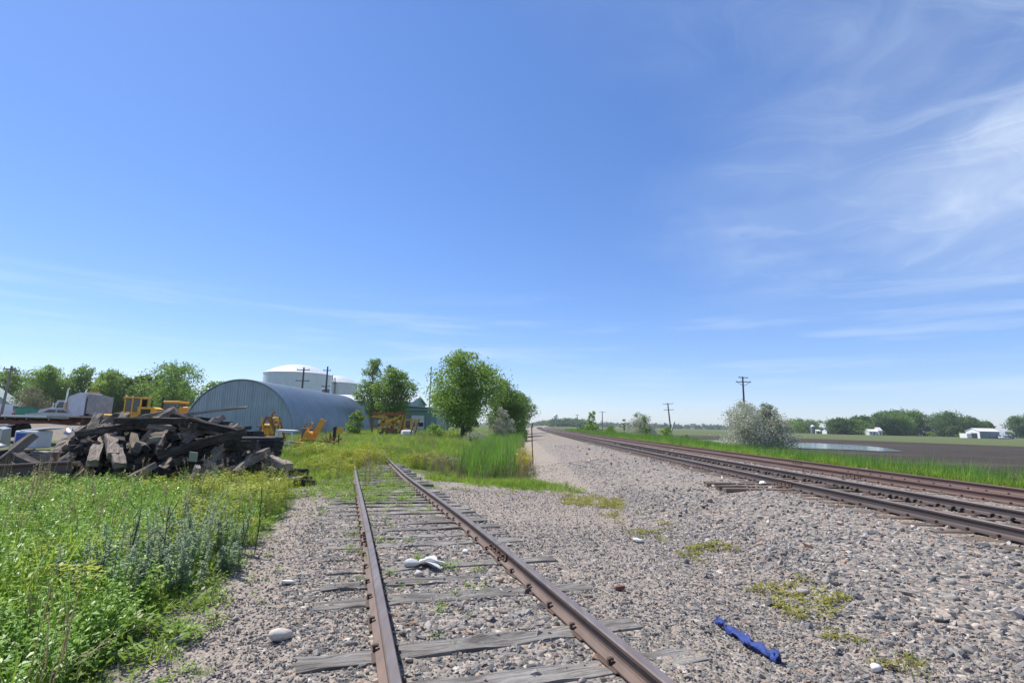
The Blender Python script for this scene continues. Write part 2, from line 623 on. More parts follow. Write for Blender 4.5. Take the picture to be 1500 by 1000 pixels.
def build_ground():
    rr = [0.0, .6]
    while rr[-1] < 9000:
        r = rr[-1]
        rr.append(r + max(.06, min(.012 * r, .35 + .02 * max(r - 30, 0))) if r < 60 else r * 1.03)
    rr = np.array(rr[1:])
    a = np.concatenate([np.linspace(-62, 62, 420), np.linspace(66, 294, 58)])
    a = np.radians(a)
    nr, na = len(rr), len(a)
    X = rr[:, None] * np.sin(a)[None, :]
    Y = rr[:, None] * np.cos(a)[None, :]
    Z = H(X.ravel(), Y.ravel()).reshape(X.shape)
    V = np.stack([X, Y, Z], -1).reshape(-1, 3)
    V = np.vstack([V, [[0, 0, Hs(0, 0)]]])
    i = np.arange(nr - 1)[:, None] * na
    j = np.arange(na)[None, :]
    jn = (j + 1) % na
    F = np.stack([i + j, i + na + j, i + na + jn, i + jn], -1).reshape(-1, 4)
    me = np_mesh('ground', V, F[:, ::-1], smooth=True)
    g = np.clip(.5 + gravel_field(V[:, 0], V[:, 1]) * .9, 0, 1)
    x, y = V[:, 0], V[:, 1]
    u = x - bend(y)
    sand = .85 * sstep(8.0, 10.5, y + .3 * x) * sstep(2.9, 1.6, u) + .55 * sstep(2.6, 1.4, u) * sstep(-.6, .6, x + .313 * (y - 3.7) - .9)
    sand = np.maximum(sand, .8 * sstep(-1.1, -2.1, x + .313 * (y - 3.7)))
    sand = np.maximum(sand, .12 * sstep(14, 30, y) * sstep(4.5, 2., u))
    dirt = sstep(-28, -38, x) * sstep(25, 35, y) * sstep(120, 90, y)
    dirt = np.maximum(dirt, sstep(3.5, 2., np.hypot((x + 10.5) / 1.6, (y - 15.3))))
    for nm, d in (('gravel', g), ('sand', np.clip(sand, 0, 1)), ('dirt', np.clip(dirt, 0, 1))):
        at = me.attributes.new(nm, 'FLOAT', 'POINT')
        at.data.foreach_set('value', d.astype(np.float32))
    o = link('ground', me, ground_material())
    tag(o, kind='structure')


build_ground()


def sheet(name, poly, z, mat, kind='structure', step=None):
    mb = MB()
    mb.add([(p[0], p[1], z) for p in poly], [list(range(len(poly)))])
    return tag(mb.build(name, mat), kind=kind)


def field_material(name, c1, c2, c3, row=None, amt=.4):
    m, t = new_mat(name)
    v = t.n('ShaderNodeTexCoord').outputs['Object']
    col = t.ramp(t.noise(v, .35, 6, .7), [(.3, c1), (.7, c2)])
    st = t.n('ShaderNodeMapping', {'Vector': v, 'Scale': (.012, .16, 1.), 'Rotation': (0, 0, R(-14))}).outputs[0]
    col = t.mix(t.math('MULTIPLY', t.smooth(t.noise(st, 1., 6, .62), .48, .66), amt), col, c3)
    if row:
        w = t.n('ShaderNodeTexWave', {'Vector': v, 'Scale': row, 'Distortion': .6, 'Detail': 2}, bands_direction='X').outputs[1]
        col = t.mix(t.math('MULTIPLY', w, .35), col, (.07, .055, .04))
    bp = t.n('ShaderNodeBump', {'Height': t.noise(v, 5., 6, .7), 'Strength': .7, 'Distance': .12})
    b = t.n('ShaderNodeBsdfPrincipled', {'Base Color': col, 'Roughness': .95, 'Specular IOR Level': .1, 'Normal': bp.outputs[0]})
    finish(t, b.outputs[0])
    return m


FZ = -.735
sheet('plowed_field', [(19, 24), (60, 18), (170, -30), (260, 40), (107, 106), (90, 152), (66, 168), (40, 160), (28, 120), (22, 70)], FZ,
      field_material('plowed_soil', (.044, .037, .032), (.074, .062, .053), (.15, .125, .10)))
sheet('crop_field', [(26, 96), (28, 120), (40, 160), (66, 168), (90, 152), (107, 106), (260, 40), (900, 20), (1500, 1100), (600, 1500), (112, 1500), (57, 700), (33, 300)], FZ + .02,
      field_material('crop', (.100, .132, .050), (.135, .170, .065), (.15, .125, .08), .35, .35))


def pond_material():
    m, t = new_mat('pond_water')
    v = t.n('ShaderNodeTexCoord').outputs['Object']
    bp = t.n('ShaderNodeBump', {'Height': t.noise(v, 3.5, 3, .5), 'Strength': .45, 'Distance': .03})
    b = t.n('ShaderNodeBsdfPrincipled', {'Base Color': (.11, .12, .125, 1), 'Roughness': .04, 'IOR': 1.33, 'Normal': bp.outputs[0]})
    finish(t, b.outputs[0])
    return m


sheet('pond', POND, FZ + .05, pond_material())

# ================================================================== railway tracks
M_RAIL = surf('rail_steel', (.115, .082, .068), (.165, .118, .097), 9., .62, .55, 70., .3, (1, .25, 1), c3=(.21, .115, .065), c3amt=.30, c3scale=3., dist=.003)
M_RAIL2 = surf('rail_steel_dark', (.085, .068, .064), (.125, .098, .09), 9., .5, .2, 60., .4, (1, .08, 1), c3=(.15, .085, .055), c3amt=.25, dist=.002)
M_RAIL3 = surf('rail_steel_red', (.105, .066, .056), (.15, .094, .08), 9., .6, .2, 60., .25, (1, .08, 1), dist=.002)
M_TOP = surf('rail_running_face', (.17, .14, .125), (.25, .21, .19), 14., .48, .1, 60., .4, (1, .1, 1), c3=(.22, .13, .075), c3amt=.36, c3scale=4., dist=.001)
M_IRON = surf('rusty_iron', (.075, .05, .04), (.13, .08, .058), 22., .75, .4, 70., .2, dist=.002)


def wood_mat(name, c1, c2, c3, vary=.25, amt=.35):
    m, t = new_mat(name)
    v = obj_vec(t, (1.3, 26., 26.))
    v2 = obj_vec(t, (2., 5., 5.))
    grain = t.noise(v, 1.6, 7, .7, .4)
    col = t.ramp(grain, [(.31, tuple(k * .3 for k in c1)), (.43, c1), (.70, c2)])
    col = t.mix(t.smooth(t.noise(v2, 1.2, 6, .65), 1 - amt - .15, 1 - amt + .15), col, c3)
    oi = t.n('ShaderNodeObjectInfo')
    k = t.n('ShaderNodeMapRange', {0: oi.outputs['Random'], 3: 1 - vary, 4: 1 + vary}).outputs[0]
    col = t.n('ShaderNodeHueSaturation', {'Color': col, 'Value': k}).outputs[0]
    bp = t.n('ShaderNodeBump', {'Height': grain, 'Strength': 1.0, 'Distance': .02})
    b = t.n('ShaderNodeBsdfPrincipled', {'Base Color': col, 'Roughness': .85, 'Specular IOR Level': .25, 'Normal': bp.outputs[0]})
    finish(t, b.outputs[0])
    return m


M_TIE = wood_mat('weathered_tie', (.175, .16, .142), (.345, .325, .30), (.10, .086, .074), .28, .42)
M_TIE_MAIN = wood_mat('main_tie', (.14, .105, .08), (.24, .185, .14), (.20, .12, .075), .2)


def tie_mesh(name, L, w, h, seed, rough=.012, segs=9):
    r = np.random.default_rng(seed)
    V, F = [], []
    prof = [(-.5, -.5), (.5, -.5), (.5, .30), (.46, .5), (.1, .5 - r.random() * .08), (-.25, .5), (-.46, .5), (-.5, .34)]
    n = len(prof)
    bow = r.normal(0, .012)
    for i in range(segs + 1):
        s = i / segs - .5
        e = 1.0 - (.05 * r.random() if i in (0, segs) else 0)
        for k, (a, b) in enumerate(prof):
            V.append((s * L + (r.normal(0, .018) if i in (0, segs) else 0), a * w * e + r.normal(0, rough * .6) + bow * math.sin(math.pi * (s + .5)), b * h * e + r.normal(0, rough * .7) * (b > 0)))
    F = []
    for i in range(segs):
        for k in range(n):
            F.append((i * n + k, i * n + (k + 1) % n, (i + 1) * n + (k + 1) % n, (i + 1) * n + k))
    me = bpy.data.meshes.new(name)
    me.from_pydata(V, [], F + [list(range(n))[::-1], list(range(segs * n, segs * n + n))])
    bm = bmesh.new(); bm.from_mesh(me); bmesh.ops.recalc_face_normals(bm, faces=bm.faces); bm.to_mesh(me); bm.free()
    return me


RAIL_PROF = [(-.070, 0), (.070, 0), (.070, .012), (.020, .030), (.010, .045), (.010, .105), (.034, .118), (.036, .140), (.028, .150), (-.028, .150), (-.036, .140), (-.034, .118),
             (-.010, .105), (-.010, .045), (-.020, .030), (-.070, .012)]


def rail_mesh(name, path, s0, s1, off, ds, zscale=1., zoff=0.):
    """rail swept along path(s) -> (x, y, z, tx, ty), off metres to the right"""
    n = max(2, int((s1 - s0) / ds) + 1)
    V, F = [], []
    k = len(RAIL_PROF)
    for s in np.linspace(s0, s1, n):
        x, y, z, tx, ty = path(s)
        nx, ny = ty, -tx
        for a, b in RAIL_PROF:
            V.append((x + nx * (off + a), y + ny * (off + a), z + zoff + b * zscale))
    for i in range(n - 1):
        for j in range(k):
            F.append((i * k + j, i * k + (j + 1) % k, (i + 1) * k + (j + 1) % k, (i + 1) * k + j))
    me = bpy.data.meshes.new(name)
    me.from_pydata(V, [], F + [list(range(k))[::-1], list(range((n - 1) * k, n * k))])
    bm = bmesh.new(); bm.from_mesh(me); bmesh.ops.recalc_face_normals(bm, faces=bm.faces); bm.to_mesh(me); bm.free()
    for p in me.polygons:
        if p.normal.z > .75 and p.center.z > 0: pass
    return me


def add_top(me, mtop, zfrac=.9):
    """running surface on the rail head gets the worn steel material"""
    me.materials.append(mtop)
    zs = np.zeros(len(me.vertices) * 3, np.float32)
    me.vertices.foreach_get('co', zs)
    zs = zs.reshape(-1, 3)[:, 2]
    k = len(RAIL_PROF)
    idx = np.zeros(len(me.polygons), np.int32)
    for p in me.polygons:
        vs = [v % k for v in p.vertices]
        if len(vs) == 4 and all(7 < v + 1 and v <= 10 and v >= 8 for v in vs): idx[p.index] = 1
        elif len(vs) == 4 and set(vs) <= {8, 9}: idx[p.index] = 1
    me.polygons.foreach_set('material_index', idx)


# --- siding: nearly straight, running away to the left, sinking into the grass
def spur_path(s):
    """s is distance along Y from the camera"""
    y = s
    x = .16 - .313 * (y - 3.2) + .0026 * max(y - 20, 0) ** 2
    dx = -.313 + .0052 * max(y - 20, 0)
    l = math.hypot(dx, 1)
    z = -.22 * float(sstep(6, 18, np.array(y))) - .05 * float(sstep(18, 30, np.array(y)))
    return x, y, z, dx / l, 1 / l


def joint_bar_mesh():
    mb = MB()
    for s in (-1, 1):
        mb.prism([(s * .012, .035), (s * .045, .035), (s * .030, .055), (s * .024, .100), (s * .030, .112), (s * .012, .108)], 'y', -.34, .34)
        for q in (-.26, -.09, .09, .26):
            mb.cyl((s * .02, q, .078), (s * .062, q, .078), .017, n=6)
    return mb.mesh('joint_bar')


def plate_mesh():
    mb = MB()
    mb.box((0, 0, .006), (.19, .30, .014), cham=.004)
    return mb.mesh('tie_plate')


def spike_mesh():
    mb = MB()
    mb.box((0, 0, .012), (.02, .02, .05))
    mb.box((-.008, 0, .042), (.044, .034, .018), cham=.005)
    return mb.mesh('spike')


ME_JOINT, ME_PLATE, ME_SPIKE = joint_bar_mesh(), plate_mesh(), spike_mesh()
for me_ in (ME_JOINT, ME_PLATE, ME_SPIKE):
    me_.materials.append(M_IRON)

SPUR_TIES = []      # (x, y, angle, how far exposed)


def build_spur():
    t = thing('railway_track', 'rusty siding track on grey half-buried ties, running into the weeds by the blue arched shed', 'railway track', (0, 0, 0))
    zr = .016
    for off, j in ((-.752, 7.35), (.752, 6.30)):
        for a, b in ((-2., j - .006), (j + .006, 33.)):
            me = rail_mesh('rail', spur_path, a, b, off, .5, 1., zr)
            me.materials.append(M_RAIL)
            add_top(me, M_TOP)
            r = link('rail', me, None, t)
        x, y, z, tx, ty = spur_path(j)
        link('joint_bar', ME_JOINT, None, r, (x + ty * off, y - tx * off, z + zr), (0, 0, math.atan2(ty, tx) - math.pi / 2))
    meshes = []
    for i in range(6):
        me = tie_mesh('tie', 2.6, .225, .17, 40 + i, .011, 14)
        me.materials.append(M_TIE)
        meshes.append(me)
    y, k = 1.98, 0
    r = random.Random(5)
    while y < 26:
        x, yy, z, tx, ty = spur_path(y)
        ang = math.atan2(ty, tx) - math.pi / 2 + r.gauss(0, .018)
        ex = {3: 1.1, 4: 1.15, 5: .3, 6: 1.1, 7: .9, 8: 1.}.get(k, r.choice((.7, .85, 1, 1.1)))
        o = link('tie', meshes[k % 6], None, t, (x + r.gauss(0, .05), y, z - .074 - .040 * (1 - min(ex, 1.25))), (r.gauss(0, .01), r.gauss(0, .008), ang + (math.pi if r.random() < .5 else 0)))
        SPUR_TIES.append((o.location.x, y, ang, min(ex, 1)))
        for off in (-.752, .752):
            if y > 15: continue
            p = link('tie_plate', ME_PLATE, None, t, (x + ty * off, y - tx * off, z + .007), (0, 0, ang + r.gauss(0, .03)))
            for sx, sy in ((-.075, r.uniform(-.05, .05)), (.075, r.uniform(-.05, .05))):
                link('spike', ME_SPIKE, None, p, (sx, sy, .006 + r.uniform(0, .012)), (0, 0, 0 if sx > 0 else math.pi))
        k += 1
        y += .515 + r.gauss(0, .018)


build_spur()


def main_path(c, ztop):
    def f(s):
        x = c + float(bend(s))
        dx = 2.2e-4 * min(max(s, 0), 300)
        l = math.hypot(dx, 1)
        return x, s, ztop, dx / l, 1 / l
    return f


def anchor_mesh():
    mb = MB()
    mb.prism([(-.10, -.03), (.10, -.03), (.10, .01), (.05, .045), (.02, .03), (-.03, .065), (-.08, .05), (-.10, .01)], 'y', -.022, .022)
    return mb.mesh('rail_anchor')


ME_ANCHOR = anchor_mesh()
ME_ANCHOR.materials.append(surf('black_iron', (.03, .027, .026), (.05, .044, .04), 20., .7))


def build_main(c, ztop, label, mr, joints, seed, anchors):
    t = thing('railway_track', label, 'railway track', (0, 0, 0))
    r = random.Random(seed)
    path = main_path(c, ztop - .172)
    zs = 1.147
    for off, js in ((-.752, joints[0]), (.752, joints[1])):
        cuts = [-6.] + js + [330.]
        for i in range(len(cuts) - 1):
            me = rail_mesh('rail', path, cuts[i] + .006, cuts[i + 1] - .006, off, 2.5, zs, 0)
            me.materials.append(mr)
            add_top(me, M_TOP if mr is not M_RAIL3 else mr)
            ra = link('rail', me, None, t)
            if i:
                x, y, z, tx, ty = path(cuts[i])
                link('joint_bar', ME_JOINT, None, ra, (x + ty * off, y - tx * off, z + .005), (0, 0, math.atan2(ty, tx) - math.pi / 2))
    for q in (12.05, 12.6, 13.1) if anchors else ():
        me = tie_mesh('tie', 3.6, .24, .17, int(q * 10), .01, 8)
        me.materials.append(M_TIE_MAIN)
        link('tie', me, None, t, (c + float(bend(q)) - .55, q, ztop - .172 - .012 - .070), (0, 0, r.gauss(.04, .05)))
    meshes = []
    for i in range(4):
        me = tie_mesh('tie', 2.6, .225, .17, seed * 10 + i, .008, 8)
        me.materials.append(M_TIE_MAIN)
        meshes.append(me)
    ztie = ztop - .172 - .012 - .085
    y = 2.2
    far = MB()
    k = 0
    while y < 320:
        x, yy, z, tx, ty = path(y)
        ang = math.atan2(ty, tx) - math.pi / 2 + r.gauss(0, .012)
        if y < 46:
            link('tie', meshes[k % 4], None, t, (x + r.gauss(0, .06), y, ztie + r.gauss(0, .004)), (0, 0, ang))
            if y < 30:
                for off in (-.752, .752):
                    p = link('tie_plate', ME_PLATE, None, t, (x + ty * off, y - tx * off, ztie + .085), (0, 0, ang))
                    if y < 18:
                        for sx in (-.085, .085):
                            link('spike', ME_SPIKE, None, p, (sx, r.uniform(-.05, .05), .006), (0, 0, 0 if sx > 0 else math.pi))
            if anchors and y < 40:
                for off in (.752 - .03,):
                    for q in (-.16, .16):
                        if r.random() < .8:
                            link('rail_anchor', ME_ANCHOR, None, t, (x + off, y + q + r.gauss(0, .02), ztie + .088), (r.gauss(0, .1), 0, 0))
        else:
            far.box((x, y, ztie), (2.6, .225, .17))
        k += 1
        y += .52 + r.gauss(0, .02)
    tag(far.build('tie_row', M_TIE_MAIN, t), kind='stuff')


build_main(7.22, .45, 'dark main line on the raised ballast, with black rail anchors and a bolted joint', M_RAIL2, ([12.4], []), 3, True)
build_main(10.75, .42, 'reddish brown far main line beside the strip of tall green grass', M_RAIL3, ([15.3], [9.6, 21.]), 4, False)

# ================================================================== ballast and loose stones
def stone_mesh(name, seed, flat=.7, smooth=False, npts=16):
    r = np.random.default_rng(seed)
    bm = bmesh.new()
    p = r.normal(size=(npts, 3))
    p /= np.linalg.norm(p, axis=1)[:, None]
    p *= (.5 * (1 + .12 * r.normal(size=(npts, 1)))) * np.array([1.0, r.uniform(.6, .85), flat * r.uniform(.55, .8)])
    for q in p: bm.verts.new(q)
    res = bmesh.ops.convex_hull(bm, input=bm.verts)
    junk = [g for g in res['geom_interior'] + res['geom_unused'] if isinstance(g, bmesh.types.BMVert)]
    if junk: bmesh.ops.delete(bm, geom=list(set(junk)), context='VERTS')
    if smooth:
        bmesh.ops.subdivide_edges(bm, edges=bm.edges, cuts=1, use_grid_fill=True, smooth=.55)
    me = bpy.data.meshes.new(name)
    bm.to_mesh(me); bm.free()
    if smooth: me.polygons.foreach_set('use_smooth', np.ones(len(me.polygons), bool))
    return me


def stone_mat(name, stops, val=1.):
    m, t = new_mat(name)
    oi = t.n('ShaderNodeObjectInfo')
    v = t.n('ShaderNodeTexCoord').outputs['Object']
    v = t.n('ShaderNodeVectorMath', {0: v, 1: t.math('MULTIPLY', oi.outputs['Random'], 91.)}, operation='ADD').outputs[0]
    col = t.ramp(oi.outputs['Random'], stops)
    n1 = t.noise(v, 2.2, 5, .65)
    k = t.n('ShaderNodeMapRange', {0: n1, 1: .3, 2: .7, 3: .72 * val, 4: 1.22 * val}).outputs[0]
    col = t.n('ShaderNodeHueSaturation', {'Color': col, 'Value': k}).outputs[0]
    col = t.mix(t.math('MULTIPLY', t.smooth(t.noise(v, 7., 4, .6), .55, .75), .4), col, (.36, .31, .26))
    bp = t.n('ShaderNodeBump', {'Height': t.noise(v, 9., 5, .7), 'Strength': .5, 'Distance': .03})
    b = t.n('ShaderNodeBsdfPrincipled', {'Base Color': col, 'Roughness': .85, 'Specular IOR Level': .3, 'Normal': bp.outputs[0]})
    finish(t, b.outputs[0])
    return m


STOPS = [(0., (.11, .11, .115)), (.14, (.175, .172, .168)), (.3, (.26, .245, .225)), (.46, (.335, .315, .29)), (.6, (.30, .26, .235)), (.72, (.40, .36, .315)), (.84, (.23, .19, .16)),
         (.92, (.46, .42, .37)), (.965, (.38, .24, .16)), (1., (.72, .70, .65))]
M_STONE = stone_mat('ballast_stone', STOPS)
STONES = []
for i in range(12):
    me_ = stone_mesh('stone', 100 + i, .8 if i % 3 else .6, smooth=(i == 8), npts=(9, 11, 13)[i % 3])
    me_.materials.append(M_STONE)
    STONES.append(me_)


def tie_cover(x, y):
    """1 where a siding tie shows its top"""
    c = np.zeros(len(x))
    nz = fbm(x + 31, y * .6, .55)
    for k, (tx, ty, a, ex) in enumerate(SPUR_TIES):
        if k in (3, 4): vis = np.where(nz > .40, 1., .2)
        else: vis = None
        ca, sa = math.cos(a), math.sin(a)
        dx, dy = x - tx, y - ty
        lx, ly = dx * ca + dy * sa, -dx * sa + dy * ca
        if vis is None: vis = np.where(np.abs(lx) > .80, np.where(nz > .36, 1., .3), np.where(nz > (.54 if ty < 9 else .45), 1., .12))
        c = np.maximum(c, ((np.abs(lx) < 1.3) & (np.abs(ly) < .125)) * ex * vis)
    return c
    for tx, ty, a, ex in SPUR_TIES:
        ca, sa = math.cos(a), math.sin(a)
        dx, dy = x - tx, y - ty
        lx, ly = dx * ca + dy * sa, -dx * sa + dy * ca
        c = np.maximum(c, ((np.abs(lx) < 1.3) & (np.abs(ly) < .125)) * ex)
    return c


def build_gravel():
    r = np.random.default_rng(11)
    XS, YS, SS, ZO = [], [], [], []
    for r0, r1, dens in ((1.8, 5.2, 1000), (5.2, 9, 680), (9, 14, 340), (14, 24, 100), (24, 40, 22)):
        area = (r1 ** 2 - r0 ** 2) * .5 * R(112)
        n = int(area * dens)
        a = r.uniform(R(-56), R(56), n)
        d = np.sqrt(r.uniform(r0 ** 2, r1 ** 2, n))
        x, y = d * np.sin(a), d * np.cos(a)
        u = x - bend(y)
        g = gravel_field(x, y) + (fbm(x, y, .8) - .5) * 1.1
        keep = (g > -.12) & ((g > .25) | (r.random(n) < .5))
        keep &= (u < 13.9)
        x, y, u, d = x[keep], y[keep], u[keep], d[keep]
        n = len(x)
        rel = x + .313 * (y - 3.7)
        bed = sstep(2.2, 3.4, u)
        mid = (np.abs(rel) < .8)
        size = np.where(mid, .042, .034) * (1 - bed) + .048 * bed
        sandy = np.clip(sstep(8.0, 10.5, y + .3 * x) * sstep(2.9, 1.6, u) + .9 * sstep(-1.1, -1.9, rel), 0, 1) * (1 - bed)
        size = size * (1 - .35 * sandy) * np.exp(r.normal(0, .34, n)) * (1 + .012 * d)
        keep = r.random(n) > sandy * .45 * (.6 + .8 * fbm(x, y, 1.2))
        # keep rails and tie tops clear
        for c_, w in ((-.752, .085), (.752, .085)):
            keep &= np.abs(rel * .954 - c_ * 1.0) > w
        for c_ in (7.22, 10.75):
            for q in (-.752, .752):
                keep &= np.abs(u - c_ - q) > .09
            inside = np.abs(u - c_) < 1.35
            ty = np.abs(((y - 2.2) / .52) % 1 - .5) < .28
            keep &= ~(inside & (r.random(n) < .35))
        cov = tie_cover(x, y)
        keep &= r.random(n) > np.clip(cov * .97, 0, .94)
        XS.append(x[keep]); YS.append(y[keep]); SS.append(size[keep]); ZO.append(np.where(cov[keep] > .3, .012, 0.))
    x, y, s, zo = map(np.concatenate, (XS, YS, SS, ZO))
    n = len(x)
    z = H(x, y) + zo - .012 + s * r.uniform(-.15, .25, n)
    rot = np.stack([r.normal(0, .5, n), r.normal(0, .5, n), r.uniform(0, 6.28, n)], 1)
    scl = s[:, None] * np.stack([r.uniform(.85, 1.35, n), r.uniform(.8, 1.2, n), r.uniform(.8, 1.3, n)], 1)
    scatter('gravel', STONES, np.stack([x, y, z], 1), rot, scl, r.integers(0, len(STONES), n), label='grey and pinkish crushed stone ballast')
    print('stones', n)


build_gravel()


def fine_gravel():
    """small chips between and beside the ballast"""
    r = np.random.default_rng(13)
    A = []
    for r0, r1, dens in ((1.8, 5.5, 1500), (5.5, 9, 800), (9, 15, 330), (15, 24, 90)):
        n = int((r1 ** 2 - r0 ** 2) * .5 * R(108) * dens)
        a = r.uniform(R(-54), R(54), n)
        d = np.sqrt(r.uniform(r0 ** 2, r1 ** 2, n))
        x, y = d * np.sin(a), d * np.cos(a)
        u = x - bend(y)
        rel = x + .313 * (y - 3.7)
        k = (gravel_field(x, y) + (fbm(x, y, .8) - .5) * 1.1 > -.1) & (u < 3.6)
        for c_ in (-.752, .752): k &= np.abs(rel * .954 - c_) > .085
        k &= r.random(n) > tie_cover(x, y) * .97
        k &= r.random(n) < .35 + .65 * np.clip(sstep(.75, 1.0, np.abs(rel)), 0, 1)
        A.append(np.stack([x[k], y[k], d[k]], 1))
    A = np.vstack(A)
    n = len(A)
    x, y, d = A.T
    s = .0185 * np.exp(r.normal(0, .3, n)) * (1 + .035 * d)
    scatter('fine_gravel', STONES, np.stack([x, y, H(x, y) + s * r.uniform(-.1, .3, n)], 1), np.stack([r.normal(0, .6, n), r.normal(0, .6, n), r.uniform(0, 6.28, n)], 1),
            s[:, None] * np.stack([r.uniform(.9, 1.5, n), r.uniform(.8, 1.2, n), r.uniform(.7, 1.2, n)], 1), r.integers(0, len(STONES), n), label='small stone chips of the gravel path')
    print('chips', n)


fine_gravel()


def lone_stone(label, x, y, size, mat, seed, smooth=True, flat=.8, dz=.25, name='rock'):
    me = stone_mesh(name, seed, flat, smooth, 22)
    me.materials.append(mat)
    o = link(name, me, None, None, (x, y, Hs(x, y) + size * dz), (random.uniform(-.2, .2), random.uniform(-.2, .2), random.uniform(0, 6)))
    o.scale = (size * 1.1, size, size)
    return tag(o, label, 'rock')


M_PALE = surf('pale_rock', (.45, .40, .34), (.56, .51, .45), 6., .8, .3, 20.)
M_WHITE_ROCK = surf('white_rock', (.62, .61, .58), (.74, .73, .70), 6., .75, .3, 20.)
M_GREYROCK = surf('grey_rock', (.17, .175, .18), (.25, .25, .255), 6., .85, .4, 20.)
M_TAN = surf('tan_rock', (.36, .26, .17), (.43, .33, .22), 6., .85, .3, 20.)
M_REDROCK = surf('red_rock', (.14, .055, .045), (.20, .09, .07), 6., .85, .4, 20.)
lone_stone('large smooth round beige stone on the gravel left of the siding', -1.66, 4.06, .17, M_PALE, 501)
lone_stone('pale rounded cobble between the siding rails, nearest to the white broken lump', -.93, 5.72, .13, M_PALE, 502)
lone_stone('small tan brown stone between the siding rails', -.07, 5.58, .09, M_TAN, 503)
lone_stone('dark grey stone lying at the edge of the bottom left weeds', -2.32, 3.95, .13, M_GREYROCK, 504, False)
lone_stone('white stone on the gravel beyond the blue cloth, near the right hand weeds', 2.52, 3.78, .085, M_WHITE_ROCK, 505)
lone_stone('flat white stone beside the yellowish weed patch at the foot of the ballast', 1.86, 7.65, .14, M_WHITE_ROCK, 506, True, .5)
lone_stone('dark red broken stone right of the siding rail', 1.12, 5.4, .12, M_REDROCK, 507, False)
lone_stone('white block leaning on the near main rail by its joint', 6.25, 13.0, .22, M_WHITE_ROCK, 508, False, .9)
lone_stone('white stone between the siding rails by the right rail joint', -.53, 6.75, .09, M_WHITE_ROCK, 509)
lone_stone('white stone left of the siding beside a buried tie end', -2.15, 5.35, .11, M_WHITE_ROCK, 510, True, .5)


def white_scrap():
    t = thing('broken_lump', 'white broken lump with flaky splinters lying between the siding rails', 'debris', (-.95, 6.1, Hs(-.95, 6.1) + .01), .3)
    m = surf('bleached_foam', (.50, .49, .46), (.68, .67, .64), 9., .8, .6, 40., dist=.01)
    me = stone_mesh('lump', 77, .9, True, 20)
    me.materials.append(m)
    o = link('lump', me, None, t, (-.12, 0, .03)); o.scale = (.19, .15, .12)
    r = random.Random(3)
    for i in range(3):
        mb = MB()
        a = [(.0, .0, .04), (.11, -.02, .06), (.2, -.06, .05), (.3, -.05, .02)]
        vs, fs = [], []
        for j, (x, y, z) in enumerate(a):
            w = (.05, .065, .06, .03)[j]
            for s in (-1, 1):
                for h in (0, .018):
                    vs.append((x + r.gauss(0, .008), y + s * w + r.gauss(0, .008), z + h + r.gauss(0, .006)))
        for j in range(3):
            b = j * 4
            fs += [(b, b + 2, b + 6, b + 4), (b + 1, b + 5, b + 7, b + 3), (b, b + 4, b + 5, b + 1), (b + 2, b + 3, b + 7, b + 6)]
        fs += [(0, 1, 3, 2), (12, 14, 15, 13)]
        mb.add(vs, fs)
        mb.build('splinter', m, t, loc=(-.04 + .14 * (i == 2), (-.03, .06, .19)[i], -.01), rot=(r.gauss(0, .2), .05, (-.7, -.1, -1.25)[i]))


white_scrap()


def blue_cloth():
    path = [(1.74, 4.55), (1.77, 4.45), (1.76, 4.36), (1.82, 4.28), (1.83, 4.19), (1.82, 4.10), (1.86, 4.03), (1.87, 3.95), (1.92, 3.90), (1.90, 3.84)]
    wid = [.012, .026, .034, .038, .045, .05, .042, .04, .034, .012]
    r = random.Random(8)
    V, F = [], []
    n = 9
    pts = []
    for i in range(len(path) - 1):
        for k in range(3):
            f = k / 3
            pts.append((path[i][0] * (1 - f) + path[i + 1][0] * f, path[i][1] * (1 - f) + path[i + 1][1] * f, wid[i] * (1 - f) + wid[i + 1] * f))
    for i, (x, y, w) in enumerate(pts):
        for j in range(n):
            s = j / (n - 1) * 2 - 1
            fold = .016 * math.sin(s * 7 + i * .5) + .012 * math.sin(i * 1.1 + s * 2)
            V.append((x + s * w * .75 * (1 + .1 * math.sin(i)), y + s * w * .42 + .01 * math.sin(i * 2.3 + j) + r.gauss(0, .005), Hs(x, y) + .032 + fold * 1.15 + .012 * (1 - s * s) + r.gauss(0, .006)))
    for i in range(len(pts) - 1):
        for j in range(n - 1):
            F.append((i * n + j, i * n + j + 1, (i + 1) * n + j + 1, (i + 1) * n + j))
    me = np_mesh('cloth', V, F, True)
    o = link('cloth_strip', me, surf('blue_cloth', (.014, .035, .17), (.025, .06, .25), 18., .75, .4, 120., dist=.004))
    md = o.modifiers.new('thickness', 'SOLIDIFY'); md.thickness = .006
    tag(o, 'crumpled strip of bright blue cloth lying on the gravel right of the siding', 'cloth')


blue_cloth()

# ================================================================== grass, weeds and reeds (stuff)
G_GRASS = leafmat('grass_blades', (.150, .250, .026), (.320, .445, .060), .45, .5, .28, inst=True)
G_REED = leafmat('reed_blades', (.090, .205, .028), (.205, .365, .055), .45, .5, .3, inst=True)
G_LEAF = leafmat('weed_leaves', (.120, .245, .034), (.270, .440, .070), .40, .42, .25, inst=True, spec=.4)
G_SPURGE = leafmat('spurge', (.140, .240, .030), (.50, .48, .030), .4, .5, .15, inst=True)
G_SAGE = leafmat('sage_leaves', (.205, .29, .16), (.40, .475, .33), .3, .6, .12, inst=True)
G_DRY = leafmat('dry_stalks', (.20, .155, .085), (.36, .30, .19), .25, .7, .2, inst=True)
G_LOW = leafmat('low_weeds', (.115, .215, .025), (.26, .37, .042), .42, .45, .2, inst=True)
G_OLIVE = leafmat('moss_weeds', (.22, .235, .045), (.37, .34, .07), .35, .6, .2, inst=True)
G_YEL = leafmat('mustard_flowers', (.42, .36, .02), (.60, .50, .02), .3, .5, .1, inst=True)


